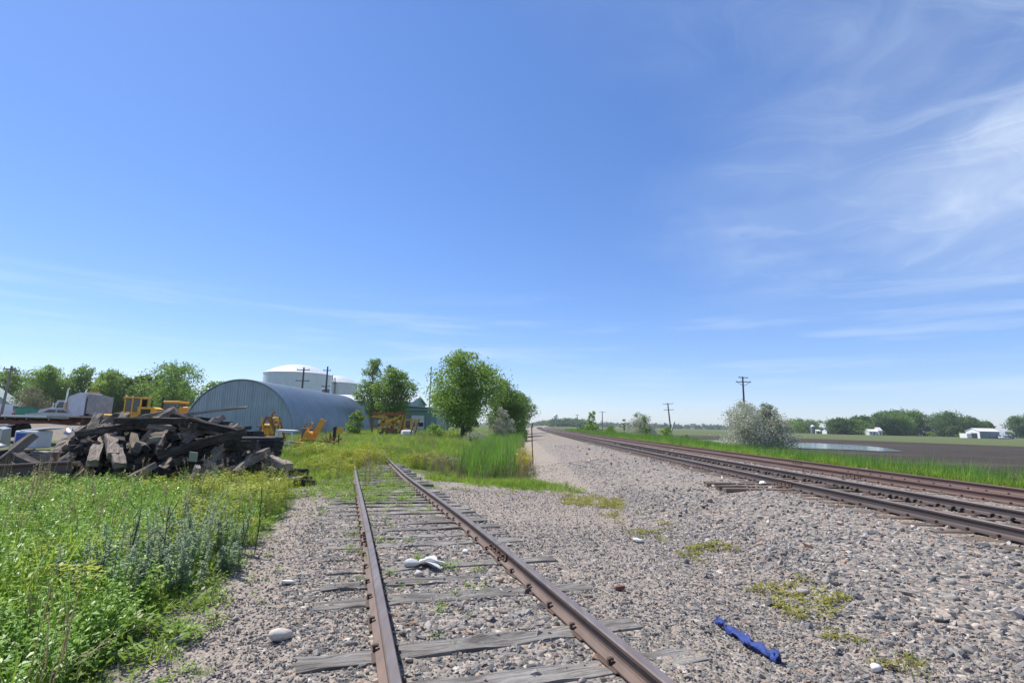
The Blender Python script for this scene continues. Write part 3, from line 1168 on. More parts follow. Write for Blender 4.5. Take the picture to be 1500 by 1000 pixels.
class Leafy:
    def __init__(s, seed):
        s.V, s.F, s.T = [], [], []
        s.r = np.random.default_rng(seed)

    def blade(s, x, y, h, w, az, lean, tint, segs=3, z0=0., curl=1.):
        b = len(s.V)
        dx, dy = math.cos(az), math.sin(az)
        for i in range(segs + 1):
            f = i / segs
            o = lean * h * f ** (1.6 * curl)
            ww = w * (1 - f ** 1.7) * .5 + .0006
            z = z0 + h * f * (1 - .35 * abs(lean) * f)
            s.V += [(x + dx * o - dy * ww, y + dy * o + dx * ww, z), (x + dx * o + dy * ww, y + dy * o - dx * ww, z)]
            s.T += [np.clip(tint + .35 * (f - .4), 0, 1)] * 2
        for i in range(segs):
            s.F.append((b + 2 * i, b + 2 * i + 1, b + 2 * i + 3, b + 2 * i + 2))

    def leaf(s, p, az, el, L, w, tint, droop=.3):
        """folded leaf of two quads"""
        b = len(s.V)
        d = np.array([math.cos(az) * math.cos(el), math.sin(az) * math.cos(el), math.sin(el)])
        sd = np.array([-math.sin(az), math.cos(az), 0.])
        up = np.cross(d, sd)
        p = np.array(p)
        m = p + d * L * .5
        e = p + d * L + np.array([0, 0, -droop * L])
        k = sd * w * .5 - up * w * .12
        k2 = -sd * w * .5 - up * w * .12
        s.V += [tuple(p), tuple(m + k), tuple(e), tuple(m + k2)]
        s.T += [tint] * 4
        s.F.append((b, b + 1, b + 2, b + 3))

    def stem(s, p0, p1, w, tint):
        b = len(s.V)
        p0, p1 = np.array(p0, float), np.array(p1, float)
        for k in range(2):
            a = k * math.pi / 2 + s.r.random()
            o = np.array([math.cos(a), math.sin(a), 0]) * w / 2
            b = len(s.V)
            s.V += [tuple(p0 - o), tuple(p0 + o), tuple(p1 + o * .6), tuple(p1 - o * .6)]
            s.T += [tint] * 4
            s.F.append((b, b + 1, b + 2, b + 3))

    def mesh(s, name, mat):
        me = np_mesh(name, s.V, s.F, True, s.T)
        me.materials.append(mat)
        return me


def p_tuft(seed, n, h, w, spread, lean=.35, mat=None, segs=3):
    L = Leafy(seed); r = L.r
    for i in range(n):
        a, d = r.uniform(0, 6.28), spread * math.sqrt(r.random())
        L.blade(d * math.cos(a), d * math.sin(a), h * r.uniform(.55, 1.1), w * r.uniform(.7, 1.3), a + r.normal(0, .7), abs(r.normal(lean, lean * .5)), r.random() * .7, segs)
    return L.mesh('grass', mat or G_GRASS)


def p_weed(seed, h, nst, nl, ll, lw, mat, spread=.08, flower=None, tintb=.5):
    L = Leafy(seed); r = L.r
    for i in range(nst):
        a = r.uniform(0, 6.28)
        bx, by = spread * r.normal(), spread * r.normal()
        hh = h * r.uniform(.65, 1.1)
        tx, ty = bx + .22 * hh * r.normal(), by + .22 * hh * r.normal()
        L.stem((bx, by, 0), (tx, ty, hh), .008, .15)
        for k in range(nl):
            f = (k + .6 + r.random() * .5) / (nl + .5)
            p = (bx + (tx - bx) * f, by + (ty - by) * f, hh * f)
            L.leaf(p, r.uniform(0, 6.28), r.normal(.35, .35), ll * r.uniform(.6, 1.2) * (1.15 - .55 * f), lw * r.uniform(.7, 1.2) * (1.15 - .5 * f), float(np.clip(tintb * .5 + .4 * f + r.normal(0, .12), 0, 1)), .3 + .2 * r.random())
    return L.mesh('weed', mat)


def p_spurge(seed, h, nst, ytop=1.):
    L = Leafy(seed); r = L.r
    for i in range(nst):
        bx, by = .11 * r.normal(), .11 * r.normal()
        hh = h * r.uniform(.7, 1.1)
        tx, ty = bx + .12 * hh * r.normal(), by + .12 * hh * r.normal()
        L.stem((bx, by, 0), (tx, ty, hh), .006, .1)
        for k in range(12):
            f = (k + 1.5) / 14
            L.leaf((bx + (tx - bx) * f, by + (ty - by) * f, hh * f), r.uniform(0, 6.28), r.normal(.5, .3), .075 * r.uniform(.6, 1.1), .018, .06 + .22 * r.random(), .2)
        for k in range(9):
            a, d = r.uniform(0, 6.28), .05 * math.sqrt(r.random())
            L.leaf((tx + d * math.cos(a), ty + d * math.sin(a), hh + .015 * r.normal()), a, r.uniform(-.1, .5), .045, .038, (.55 + .45 * r.random()) * ytop, .1)
    return L.mesh('weed', G_SPURGE)


def p_sage(seed, h, nst):
    L = Leafy(seed); r = L.r
    for i in range(nst):
        bx, by = .10 * r.normal(), .10 * r.normal()
        hh = h * r.uniform(.6, 1.1)
        tx, ty = bx + .22 * hh * r.normal(), by + .22 * hh * r.normal()
        L.stem((bx, by, 0), (tx, ty, hh), .009, .2)
        for k in range(30):
            f = (k + 2) / 32
            a = r.uniform(0, 6.28)
            o = .16 * hh * (1.05 - f) * r.uniform(.2, 1.)
            p = np.array((bx + (tx - bx) * f, by + (ty - by) * f, hh * f))
            e = p + np.array((math.cos(a) * o, math.sin(a) * o, o * .8))
            for q in range(5):
                w_ = p + (e - p) * r.uniform(.1, 1.)
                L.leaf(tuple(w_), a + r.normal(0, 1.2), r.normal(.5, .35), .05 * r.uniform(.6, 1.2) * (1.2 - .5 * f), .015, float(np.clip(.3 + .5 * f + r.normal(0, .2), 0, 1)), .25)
    return L.mesh('sage', G_SAGE)


def p_low(seed, rad, n, h, mat):
    L = Leafy(seed); r = L.r
    for i in range(n):
        a, d = r.uniform(0, 6.28), rad * math.sqrt(r.random()) * .7
        L.leaf((d * math.cos(a), d * math.sin(a), h * r.uniform(.1, 1.)), r.uniform(0, 6.28), r.normal(.35, .35), .05 * r.uniform(.6, 1.4), .02 * r.uniform(.7, 1.4), r.random(), .2)
    return L.mesh('weed', mat)


def p_stalk(seed, n, h, mat, head=False):
    L = Leafy(seed); r = L.r
    for i in range(n):
        bx, by = .07 * r.normal(), .07 * r.normal()
        hh = h * r.uniform(.6, 1.1)
        t = (bx + .10 * hh * r.normal(), by + .10 * hh * r.normal(), hh)
        L.stem((bx, by, 0), t, .008, .4)
        if head:
            for k in range(10):
                L.leaf((t[0], t[1], hh - .012 * k), r.uniform(0, 6.28), .7, .05, .012, .8, .1)
        elif r.random() < .6:
            L.blade(bx, by, hh * .7, .012, r.uniform(0, 6.28), .8, .6)
    return L.mesh('stalk', mat)


def place(poly, dens, seed, zoff=0., size=(.8, 1.2), edge=.0, rag=.8, maskf=None, falloff=0.):
    """points in a ground polygon; dens per square metre, thinning with distance when falloff > 0"""
    r = np.random.default_rng(seed)
    P = np.array(poly, float)
    x0, y0 = P.min(0); x1, y1 = P.max(0)
    n = int((x1 - x0) * (y1 - y0) * dens)
    x, y = r.uniform(x0, x1, n), r.uniform(y0, y1, n)
    k = sdf(x, y, poly) + (fbm(x, y, 1.1) - .5) * rag > edge
    k &= (np.abs(x) < 1.12 * y + 2.2) & (y > 1.2)
    if falloff:
        d = np.hypot(x, y)
        k &= r.random(n) < np.clip(falloff / d, 0, 1)
    if maskf is not None:
        k &= r.random(n) < maskf(x, y)
    x, y = x[k], y[k]
    n = len(x)
    s = r.uniform(size[0], size[1], n)
    if falloff:
        s = s * np.clip(np.hypot(x, y) / falloff, 1, 2.2) ** .4
    return x, y, s, r


def strew(name, protos, sets, label, tintf=None, slope=.12, wide=1.):
    X, Y, S, I, T = [], [], [], [], []
    r = None
    for (x, y, s, r), idx in sets:
        X.append(x); Y.append(y); S.append(s)
        I.append(np.array(idx)[r.integers(0, len(idx), len(x))])
        T.append(np.clip(fbm(x, y, 1.6) * 1.1 - .15 + r.normal(0, .14, len(x)), 0, 1) if tintf is None else tintf(x, y, r))
    x, y, s, i, t = map(np.concatenate, (X, Y, S, I, T))
    n = len(x)
    rot = np.stack([r.normal(0, slope, n), r.normal(0, slope, n), r.uniform(0, 6.28, n)], 1)
    scl = np.stack([s * wide, s * wide, s * r.uniform(.85, 1.15, n)], 1)
    scatter(name, protos, np.stack([x, y, H(x, y) - .01], 1), rot, scl, i, t, label=label)
    print(name, n)


# ---- left: the weed bank between the gravel and the heap of ties
BANK = [(-2.5, .5), (-2.45, 3.3), (-2.6, 4.1), (-2.95, 5.2), (-3.25, 6.3), (-3.75, 8.1), (-4.4, 10), (-5.1, 12.2), (-5.7, 13.6), (-5.3, 14.8), (-6.0, 16.3), (-8.2, 13.6), (-11, 12.6), (-16, 12.4), (-16, 6), (-8, 2), (-4, .5)]
NEAR_L = [(-2.6, 1.0), (-2.5, 3.3), (-2.65, 4.1), (-3.0, 5.0), (-3.6, 4.6), (-6, 4), (-6, 2), (-3, 1)]
GLOSS = [(-4.6, 5.6), (-4.6, 7.0), (-5.2, 9.0), (-6.4, 11.2), (-9, 12.4), (-16, 12.2), (-16, 7), (-7.4, 5.6)]
YELLOW = [(-3.1, 6.2), (-3.6, 7.8), (-4.3, 9.8), (-5.0, 12.0), (-5.6, 13.6), (-7.0, 13.5), (-7.5, 11.5), (-6.0, 9.5), (-4.7, 7.4), (-4.0, 6.0)]
TALLG = [(-3.6, 3.2), (-3.7, 4.6), (-4.6, 5.9), (-7.5, 6.2), (-7, 4)]
SAGE = [(-2.85, 4.55), (-3.15, 5.6), (-3.4, 6.6), (-4.1, 7.0), (-4.7, 6.2), (-4.4, 5.0), (-3.7, 4.5)]

def spur_x(y):
    return .16 - .313 * (y - 3.2) + .0026 * np.maximum(y - 20, 0) ** 2


protos = [p_tuft(200 + i, 16, (.42, .5, .36)[i], .012, .10, .42) for i in range(3)]
clr = lambda x, y: .25 + .75 * sstep(.35, .6, fbm(x + 9, y, 2.2))
VERGE = [(-5.6, 13.4), (-5.2, 14.4), (-4.2, 14.9), (-3.7, 14.6), (-2.9, 15.2), (-4.2, 18.8), (-5.3, 22.6), (-6.6, 23.), (-3.2, 21.0), (-2.6, 21.2), (-2.8, 26), (-3.5, 46), (-5, 60), (-9, 70), (-22, 66), (-24, 56),
         (-19, 40), (-14, 30), (-11.5, 24), (-9, 20), (-7.2, 17.2), (-5.9, 16.0)]
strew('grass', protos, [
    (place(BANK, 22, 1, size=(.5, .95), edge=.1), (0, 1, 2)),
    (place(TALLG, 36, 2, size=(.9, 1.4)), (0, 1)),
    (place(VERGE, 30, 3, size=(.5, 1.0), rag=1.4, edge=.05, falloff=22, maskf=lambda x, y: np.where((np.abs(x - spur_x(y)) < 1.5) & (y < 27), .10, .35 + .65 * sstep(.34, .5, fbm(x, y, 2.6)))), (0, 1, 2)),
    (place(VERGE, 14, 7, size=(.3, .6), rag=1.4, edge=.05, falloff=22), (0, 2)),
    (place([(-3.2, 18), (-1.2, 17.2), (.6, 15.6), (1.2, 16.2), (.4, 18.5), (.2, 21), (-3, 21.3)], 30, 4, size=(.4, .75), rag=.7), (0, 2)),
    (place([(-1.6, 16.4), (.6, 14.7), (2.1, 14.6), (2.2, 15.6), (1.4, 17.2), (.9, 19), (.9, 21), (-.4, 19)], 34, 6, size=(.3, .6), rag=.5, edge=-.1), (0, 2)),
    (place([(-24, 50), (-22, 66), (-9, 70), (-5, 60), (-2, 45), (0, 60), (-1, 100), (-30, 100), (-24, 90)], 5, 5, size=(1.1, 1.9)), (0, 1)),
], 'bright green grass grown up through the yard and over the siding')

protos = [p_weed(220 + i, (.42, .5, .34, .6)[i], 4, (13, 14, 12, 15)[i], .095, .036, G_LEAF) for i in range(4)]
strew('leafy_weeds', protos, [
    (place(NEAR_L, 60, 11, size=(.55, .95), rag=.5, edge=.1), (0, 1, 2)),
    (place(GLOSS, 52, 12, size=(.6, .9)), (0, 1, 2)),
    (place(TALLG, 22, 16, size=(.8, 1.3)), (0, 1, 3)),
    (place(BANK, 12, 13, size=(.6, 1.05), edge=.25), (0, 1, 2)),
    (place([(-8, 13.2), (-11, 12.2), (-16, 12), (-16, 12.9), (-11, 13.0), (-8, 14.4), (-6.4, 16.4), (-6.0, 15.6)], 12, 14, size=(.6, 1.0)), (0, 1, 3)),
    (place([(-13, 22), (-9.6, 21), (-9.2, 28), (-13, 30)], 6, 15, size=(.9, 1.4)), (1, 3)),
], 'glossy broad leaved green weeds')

protos = [p_spurge(240 + i, (.48, .56, .4)[i], 7) for i in range(3)] + [p_spurge(244 + i, .5, 7, .55) for i in range(2)]
strew('yellow_weeds', protos, [
    (place(YELLOW, 16, 21, size=(.62, .98), maskf=lambda x, y: .3 + .7 * sstep(.45, .6, fbm(x, y, 1.3))), (0, 1, 2, 3)),
    (place(VERGE, 9, 22, size=(.7, 1.2), maskf=lambda x, y: .75 * sstep(.46, .62, fbm(x + 4, y, 3.3)) * sstep(34, 20, y)), (0, 1, 3, 4)),
    (place([(-6.6, 17.5), (-5.4, 17.5), (-6.0, 23), (-6.4, 26), (-8.2, 26), (-7.8, 20)], 14, 23, size=(.55, .9)), (0, 1, 2)),
    (place(BANK, 3.5, 24, size=(.7, 1.), edge=.2, maskf=clr), (3, 4)),
], 'yellow green flowering weeds')

protos = [p_low(260 + i, .13, 34, .09, G_LOW) for i in range(3)] + [p_tuft(264, 22, .13, .006, .06, .6, G_LOW, 2)]
rel = lambda x, y: x + .313 * (y - 3.7)
strew('low_weeds', protos, [
    (place([(-2.2, 2.6), (-2.2, 4.2), (-2.7, 5.2), (-3.1, 6.4), (-3.6, 8), (-4.6, 11), (-5.2, 10), (-3.6, 5.6), (-3.0, 2.6)], 60, 31, size=(.7, 1.4), rag=.5), (0, 1, 2, 3)),
    (place([(-4.6, 2.), (-1.2, 2.), (-2.6, 7), (-4.6, 13.5), (-6, 13.5)], 20, 32, size=(.3, .85), maskf=lambda x, y: sstep(.46, .66, fbm(x, y, .7))), (0, 1, 3)),
    (place([(-.9, 2.), (1.4, 2.), (-.4, 7), (-2.6, 14.5), (-5, 14.5), (-2., 5.6)], 34, 33, size=(.3, .9), maskf=lambda x, y: sstep(.40, .62, fbm(x + 3, y, .8)) * (.22 + .78 * sstep(5, 9.5, y)) * (rel(x, y) < .62)), (0, 1, 2, 3)),
    (place([(-5.6, 11.5), (-1.9, 11.5), (-2.6, 15), (-5, 15.5)], 34, 34, size=(.6, 1.3)), (0, 1, 3)),
    (place([(-3.6, 14.6), (-1.8, 12.2), (-1.0, 14), (-3.0, 19), (-4.4, 20)], 12, 35, size=(.5, 1.2), maskf=lambda x, y: sstep(.42, .6, fbm(x, y, 1.1))), (0, 3)),
], 'low bright green seedlings on the gravel')

protos = [p_low(270 + i, .14, 40, .05, G_OLIVE) for i in range(2)] + [p_tuft(274, 18, .11, .005, .08, .7, G_OLIVE, 2)]
strew('moss_weeds', protos, [
    (place([(1.3, 13.9), (2.6, 13.6), (3.0, 11), (2.7, 9.2), (2.7, 8.3), (2.0, 7.8), (1.7, 8.6), (1.8, 10.5), (1.1, 12.2)], 60, 41, size=(.5, 1.25), rag=1.6, maskf=lambda x, y: .06 + .90 * sstep(.33, .56, fbm(x, y, .9))), (0, 1, 2)),
    (place([(2.0, 8), (2.9, 8), (3.1, 5.4), (2.9, 3.2), (2.3, 3.2), (2.2, 6)], 54, 42, size=(.45, 1.2), maskf=lambda x, y: sstep(.44, .58, fbm(x + 5, y, .55))), (0, 1, 2)),
    (place([(-.4, 13), (1.5, 12.6), (1.9, 15), (-.2, 15.6)], 16, 43, size=(.5, 1.), maskf=lambda x, y: sstep(.46, .62, fbm(x, y, .9))), (0, 1)),
], 'yellowish olive moss and stonecrop on the ballast')

# ---- the reedy ditch in the middle and the strip beyond the main line
protos = [p_tuft(280 + i, 15, (1.25, 1.4, 1.05)[i], .022, .16, .16, G_REED, 4) for i in range(3)] + [p_stalk(285, 12, .75, G_DRY), p_stalk(286, 9, .9, G_DRY, True)]
DITCH = [(-2.2, 23.5), (-1.6, 20.2), (-.7, 19.0), (.1, 20.2), (.3, 24), (.4, 34), (1.2, 52), (2.0, 60), (-1.8, 60), (-2.1, 40)]
DITCH2 = [(-7.6, 30), (-5, 25.5), (-3.2, 22), (-2.9, 40), (-3.4, 48), (-8, 44)]
STRIP = [(13.6, 6), (13.9, 14), (14.1, 24), (14.4, 45), (15.2, 70), (16.5, 110), (23, 220), (27, 240), (24, 160), (25, 110), (26, 84), (26, 66), (23, 58), (20.2, 44), (18.6, 30), (18.2, 20), (18, 8)]
strew('reeds', protos, [
    (place(DITCH, 11, 51, size=(.6, 1.12), rag=.7), (0, 1, 2)),
    (place(DITCH2, 4, 52, size=(.3, .48), rag=1.2), (0, 2)),
    (place([(-2.1, 18.9), (-.2, 18.4), (.9, 20.0), (1.0, 22.5), (.2, 22.5), (-.2, 20.4), (-1.9, 20.2)], 10, 53, size=(.5, .9), rag=.3), (3, 4)),
    (place([(-4.6, 23), (-2.9, 20.0), (-2.1, 21.2), (-3.0, 27)], 16, 54, size=(.45, .8)), (3, 4)),
    (place(BANK, .7, 63, size=(.7, 1.1), edge=.1), (3, 4)),
    (place(VERGE, 3.0, 64, size=(.5, .9), maskf=lambda x, y: sstep(.5, .62, fbm(x - 6, y, 2.4))), (3, 4)),
    (place(DITCH, 2.5, 65, size=(.7, 1.2)), (3, 4)),
    (place([(14.6, 4), (20.5, 4), (20.6, 22), (19.6, 38), (15.4, 38)], 15, 66, size=(.72, 1.05), rag=1.2), (0, 1, 2)),
    (place(STRIP, 24, 55, size=(.52, .84), rag=.9, falloff=36, maskf=lambda x, y: .35 + .65 * sstep(14.6, 15.4, x - bend(y))), (0, 1, 2)),
], 'tall green reeds and grass in the wet ditches')
protos = [p_tuft(290 + i, 14, .5, .014, .12, .35, G_GRASS) for i in range(2)] + [p_stalk(293, 10, .6, G_DRY, True)]
strew('verge_grass', protos, [
    (place([(13.2, 5), (13.4, 14), (13.6, 24), (14.0, 45), (15., 80), (16.4, 110), (17.4, 110), (15.8, 70), (14.9, 45), (14.7, 5)], 26, 56, size=(.6, 1.05), rag=.6, falloff=20), (0, 1)),
    (place([(14, 8), (17, 8), (16.5, 16), (14.2, 16)], 2.2, 57, size=(.8, 1.3)), (2,)),
    (place([(.1, 22), (1.0, 23), (.9, 40), (2.2, 70), (1.2, 70), (.2, 40)], 14, 58, size=(.6, 1.1), rag=.3), (0, 1, 2)),
    (place([(19, 60), (26, 66), (34, 66), (36, 74), (26, 84), (26, 110), (32, 180), (26, 220), (20, 150), (18, 100)], 2.2, 59, size=(1., 1.8)), (0, 1)),
], 'fresh light green grass along the edge of the ballast')
L_ = Leafy(299)
for i in range(26):
    a_, d_ = L_.r.uniform(0, 6.28), .14 * math.sqrt(L_.r.random())
    L_.leaf((d_ * math.cos(a_), d_ * math.sin(a_), L_.r.uniform(.35, .75)), L_.r.uniform(0, 6.28), .3, .05, .045, L_.r.random(), .1)
for i in range(5): L_.stem((0, 0, 0), (.1 * L_.r.normal(), .1 * L_.r.normal(), .6), .008, .0)
strew('mustard', [L_.mesh('weed', G_YEL)], [
    (place([(.3, 20.5), (.9, 20.8), (.9, 25), (.3, 25)], 9, 61, size=(.9, 1.4)), (0,)),
    (place([(-6.6, 19), (-5.5, 19.5), (-5.9, 26), (-7.2, 25)], 1.8, 62, size=(.8, 1.1)), (0,)),
], 'small yellow mustard flowers')


# ---- single plants one can point at
def sage_plant(i, x, y, h, label):
    me = p_sage(400 + i, h * .82, 12)
    mm = me.materials[0]
    o = link('sage_plant', me, None, None, (x, y, Hs(x, y)))
    tag(o, label, 'plant', 'grey green sage plants at the gravel edge')


for i, (x, y, h, lb) in enumerate([
    (-3.02, 5.00, .62, 'bushy grey green sage plant at the weed edge, nearest the bottom left corner'),
    (-3.35, 5.30, .80, 'large feathery sage plant behind the nearest sage at the gravel edge'),
    (-3.42, 5.85, .95, 'tallest bluish sage plant standing above the yellow weeds'),
    (-3.75, 5.45, .75, 'sage plant set back among the leafy weeds behind the large one'),
    (-3.30, 6.35, .62, 'small sage plant at the gravel edge beside the dark bare stalks'),
    (-3.20, 4.55, .60, 'dusty sage plant over the bright low seedlings near the dark stone'),
    (-3.85, 6.35, .70, 'sage plant between the tallest sage and the yellow flowers'),
    (-3.55, 4.75, .72, 'grey sage plant close to the tall grass at the left edge'),
    (-2.92, 5.55, .40, 'short sage plant alone at the very edge of the gravel')]):
    sage_plant(i, x, y, h, lb)

M_STALK = surf('dead_stalk', (.05, .042, .035), (.09, .075, .06), 12., .9)
for i, (x, y, h, lb) in enumerate([
    (-3.02, 6.45, .78, 'dark bare dead stalk standing at the gravel edge by the yellow weeds'),
    (-3.55, 5.05, .85, 'thin dead stalk rising through the large sage plant'),
    (-3.22, 5.02, .82, 'thin dead stalk leaning in front of the large sage plant'),
    (-3.00, 6.05, .55, 'short dead stalk between the small sage and the gravel')]):
    mb = MB()
    r_ = random.Random(i)
    pts = [(0, 0, 0), (.02, .01, h * .4), (.01 + .05 * (i % 2), .02, h * .75), (.05 * (i % 3), .02, h)]
    mb.tube(pts, [.008, .007, .005, .003], 5)
    for k in range(5):
        f = .45 + .1 * k
        mb.tube([(.015, .01, h * f), (.015 + r_.uniform(-.06, .06), .01 + r_.uniform(-.06, .06), h * f + .10)], [.004, .002], 4)
    tag(mb.build('dead_stalk', M_STALK, None, loc=(x, y, Hs(x, y))), lb, 'plant')

# ================================================================== trees
L_COTTON = leafmat('cottonwood_leaves', (.095, .185, .034), (.225, .340, .070), .45, .5, .12)
L_LIGHT = leafmat('light_leaves', (.115, .220, .036), (.275, .400, .075), .47, .5, .12)
L_DARK = leafmat('dark_leaves', (.060, .120, .036), (.140, .225, .062), .38, .55, .15)
L_OLIVE = leafmat('silver_leaves', (.28, .31, .205), (.55, .55, .43), .32, .6, .08)
L_FAR = leafmat('far_leaves', (.085, .160, .055), (.18, .27, .09), .4, .6, .12)
M_BARK = surf('bark', (.075, .062, .05), (.14, .12, .10), 6., .9, .8, 18., sc=(1, 1, .3))
M_BARK_PALE = surf('pale_bark', (.15, .135, .115), (.24, .22, .19), 6., .9, .6, 18., sc=(1, 1, .3))


def crown_arrays(r, lobes, n, leaf, flat=.6):
    """leaf-cluster faces spread through lumpy lobes; leaves leaves gaps between clumps"""
    n, leaf = int(n * 2.3), leaf * .82
    vol = np.array([max(l[1][0] * l[1][1] * l[1][2], .02) ** .75 for l in lobes])
    cnt = np.maximum((n * vol / vol.sum()).astype(int), 12)
    C, T = [], []
    for (c, rad), k in zip(lobes, cnt):
        nc = max(5, int(k / 22))
        d = r.normal(size=(nc, 3)); d /= np.linalg.norm(d, axis=1)[:, None]
        q = d * (r.uniform(.35, 1.0, (nc, 1)) ** .55) * np.array(rad) + np.array(c)
        pick = r.integers(0, nc, k)
        sg = np.array(rad).mean() * .23
        C.append(q[pick] + r.normal(size=(k, 3)) * sg * np.array([1, 1, .75]))
        ct = r.uniform(.15, .75, nc)
        T.append(np.clip(ct[pick] + r.normal(0, .15, k), 0, 1))
    C, T = np.vstack(C), np.concatenate(T)
    k = len(C)
    nrm = r.normal(size=(k, 3)) * np.array([1, 1, .8]) + np.array([0, 0, .35])
    nrm /= np.linalg.norm(nrm, axis=1)[:, None]
    a = np.cross(nrm, r.normal(size=(k, 3))); a /= np.linalg.norm(a, axis=1)[:, None]
    b = np.cross(nrm, a)
    s = leaf * r.uniform(.6, 1.35, (k, 1))
    V = np.stack([C - a * s * .5, C - b * s * .32 + nrm * s * .08, C + a * s * .5 - np.array([0, 0, .12]) * s, C + b * s * .32 + nrm * s * .08], 1).reshape(-1, 3)
    F = np.arange(4 * k).reshape(-1, 4)
    return V, F, np.repeat(T, 4)


def tree(name, label, x, y, h, w, mat=None, seed=0, n=3500, leaf=.30, base=.12, shape='round', lobes_n=11, cat='tree', group=None, bark=None, trunk_r=None, d=None, lean=0.):
    r = np.random.default_rng(1000 + seed)
    z0 = Hs(x, y) if y < 200 else (-.75 if x > 20 else -.2)
    t = thing(name, label, cat, (x, y, z0), 0, group)
    mat = mat or L_COTTON
    lob = []
    d = d or w
    zb = h * base
    for i in range(lobes_n):
        f = (i + .5) / lobes_n
        f = min(max(f + r.normal(0, .06), .02), .97)
        if shape == 'tall': env = .55 + .45 * math.sin(math.pi * min(f * 1.05 + .08, 1))
        elif shape == 'vase': env = .42 + .58 * math.sin(math.pi * min(max(f * 1.15 - .12, 0), 1))
        elif shape == 'cone': env = 1.05 - .75 * f
        elif shape == 'low': env = math.sqrt(max(1 - (f * .98) ** 2, .05))
        else: env = math.sqrt(max(1 - (2 * f - .95) ** 2 * .92, .08))
        a = i * 2.4 + r.normal(0, .5)
        rr = env * .5 * r.uniform(.35, .75)
        rad = .5 * w * env * r.uniform(.52, .78)
        zc = zb + (h - zb) * f
        rz = min(rad * r.uniform(.75, 1.1), max((h - zc) * .95, h * .07))
        lob.append(((w * rr * math.cos(a) + lean * zc, d * rr * math.sin(a), zc), (rad, rad * d / w, max(rz, h * .06))))
    top = h * .9
    lob.append(((lean * top + w * .06 * r.normal(), 0, h - w * .14), (w * .2, w * .2 * d / w, w * .17)))
    V, F, T = crown_arrays(r, lob, n, leaf)
    tr = trunk_r or max(.05, h * .022)
    mb = MB()
    tp = (lean * h * .75, 0, h * .75)
    mb.tube([(0, 0, -.15), (tr * .15, 0, h * .15), (lean * h * .4 + tr * .3, tr * .3, h * .42), tp], [tr * 1.25, tr, tr * .7, tr * .2], 7)
    for c, rad in lob[::1]:
        s0 = min(max(c[2] * .45, h * .1), h * .6)
        st = Vector((lean * s0, 0, s0))
        e = Vector(c)
        m = st.lerp(e, .5) + Vector((0, 0, -.04 * h))
        mb.tube([st, m, e], [tr * .42, tr * .28, tr * .08], 5, caps=False)
    mb.build('trunk', bark or M_BARK, t, True)
    me = np_mesh('crown', V, F, False, T)
    me.materials.append(mat)
    link('crown', me, None, t)
    return t


# --- round the siding's far end
tree('poplar_tree', 'slim tree with pale trunk right behind the far end of the blue arched shed', -24.9, 92, 12.6, 5.2, L_COTTON, 1, 3600, .34, .2, 'tall', 12, bark=M_BARK_PALE)
tree('cottonwood_tree', 'round green tree behind the rusty yellow machinery, left of the garage door', -18.9, 83, 10.6, 6.0, L_LIGHT, 2, 5200, .34, .10, 'vase', 13)
tree('cottonwood_tree', 'biggest tree, tall and full, in the middle beside the teal garage', -5.5, 60, 10.0, 7.3, L_LIGHT, 3, 8500, .30, .13, 'vase', 18)
tree('cottonwood_tree', 'second tall tree close behind the right shoulder of the biggest tree', -.9, 75, 8.3, 5.4, L_COTTON, 4, 5500, .32, .06, 'round', 13)
tree('cottonwood_tree', 'dark green low tree at the right end of the middle clump', 1.5, 93, 7.4, 5.4, L_COTTON, 5, 4200, .34, .03, 'round', 11)
tree('olive_shrub', 'silvery shrub in the shade at the foot of the middle trees', -1.0, 63, 4.0, 3.0, L_OLIVE, 6, 1800, .2, .02, 'low', 8, 'shrub')
tree('cottonwood_tree', 'tree whose top shows above the teal garage roof', -15.5, 122, 9.6, 6.0, L_LIGHT, 7, 2400, .4, .2, 'round', 9)
tree('cottonwood_tree', 'leafy tree behind the garage, touching the left side of the biggest tree', -9.4, 118, 9.0, 5.6, L_LIGHT, 8, 2600, .38, .1, 'round', 9)
tree('leafy_bush', 'green bush under the biggest tree at the corner of the garage', -8.2, 58, 1.5, 2.6, L_LIGHT, 9, 700, .2, .02, 'low', 6, 'bush')
tree('leafy_bush', 'green bush growing against the far end of the blue arched shed', -19.4, 66, 3.2, 2.6, L_LIGHT, 10, 900, .26, .05, 'round', 7, 'bush')
tree('leafy_bush', 'small grey green bush on the bank under the middle trees', -3.2, 52, 1.2, 2.4, L_OLIVE, 11, 500, .18, .02, 'low', 5, 'bush')
tree('leafy_bush', 'dark little bush at the edge of the gravel past the iron post', 1.9, 70, 1.3, 2.0, L_DARK, 12, 400, .2, .02, 'low', 5, 'bush')

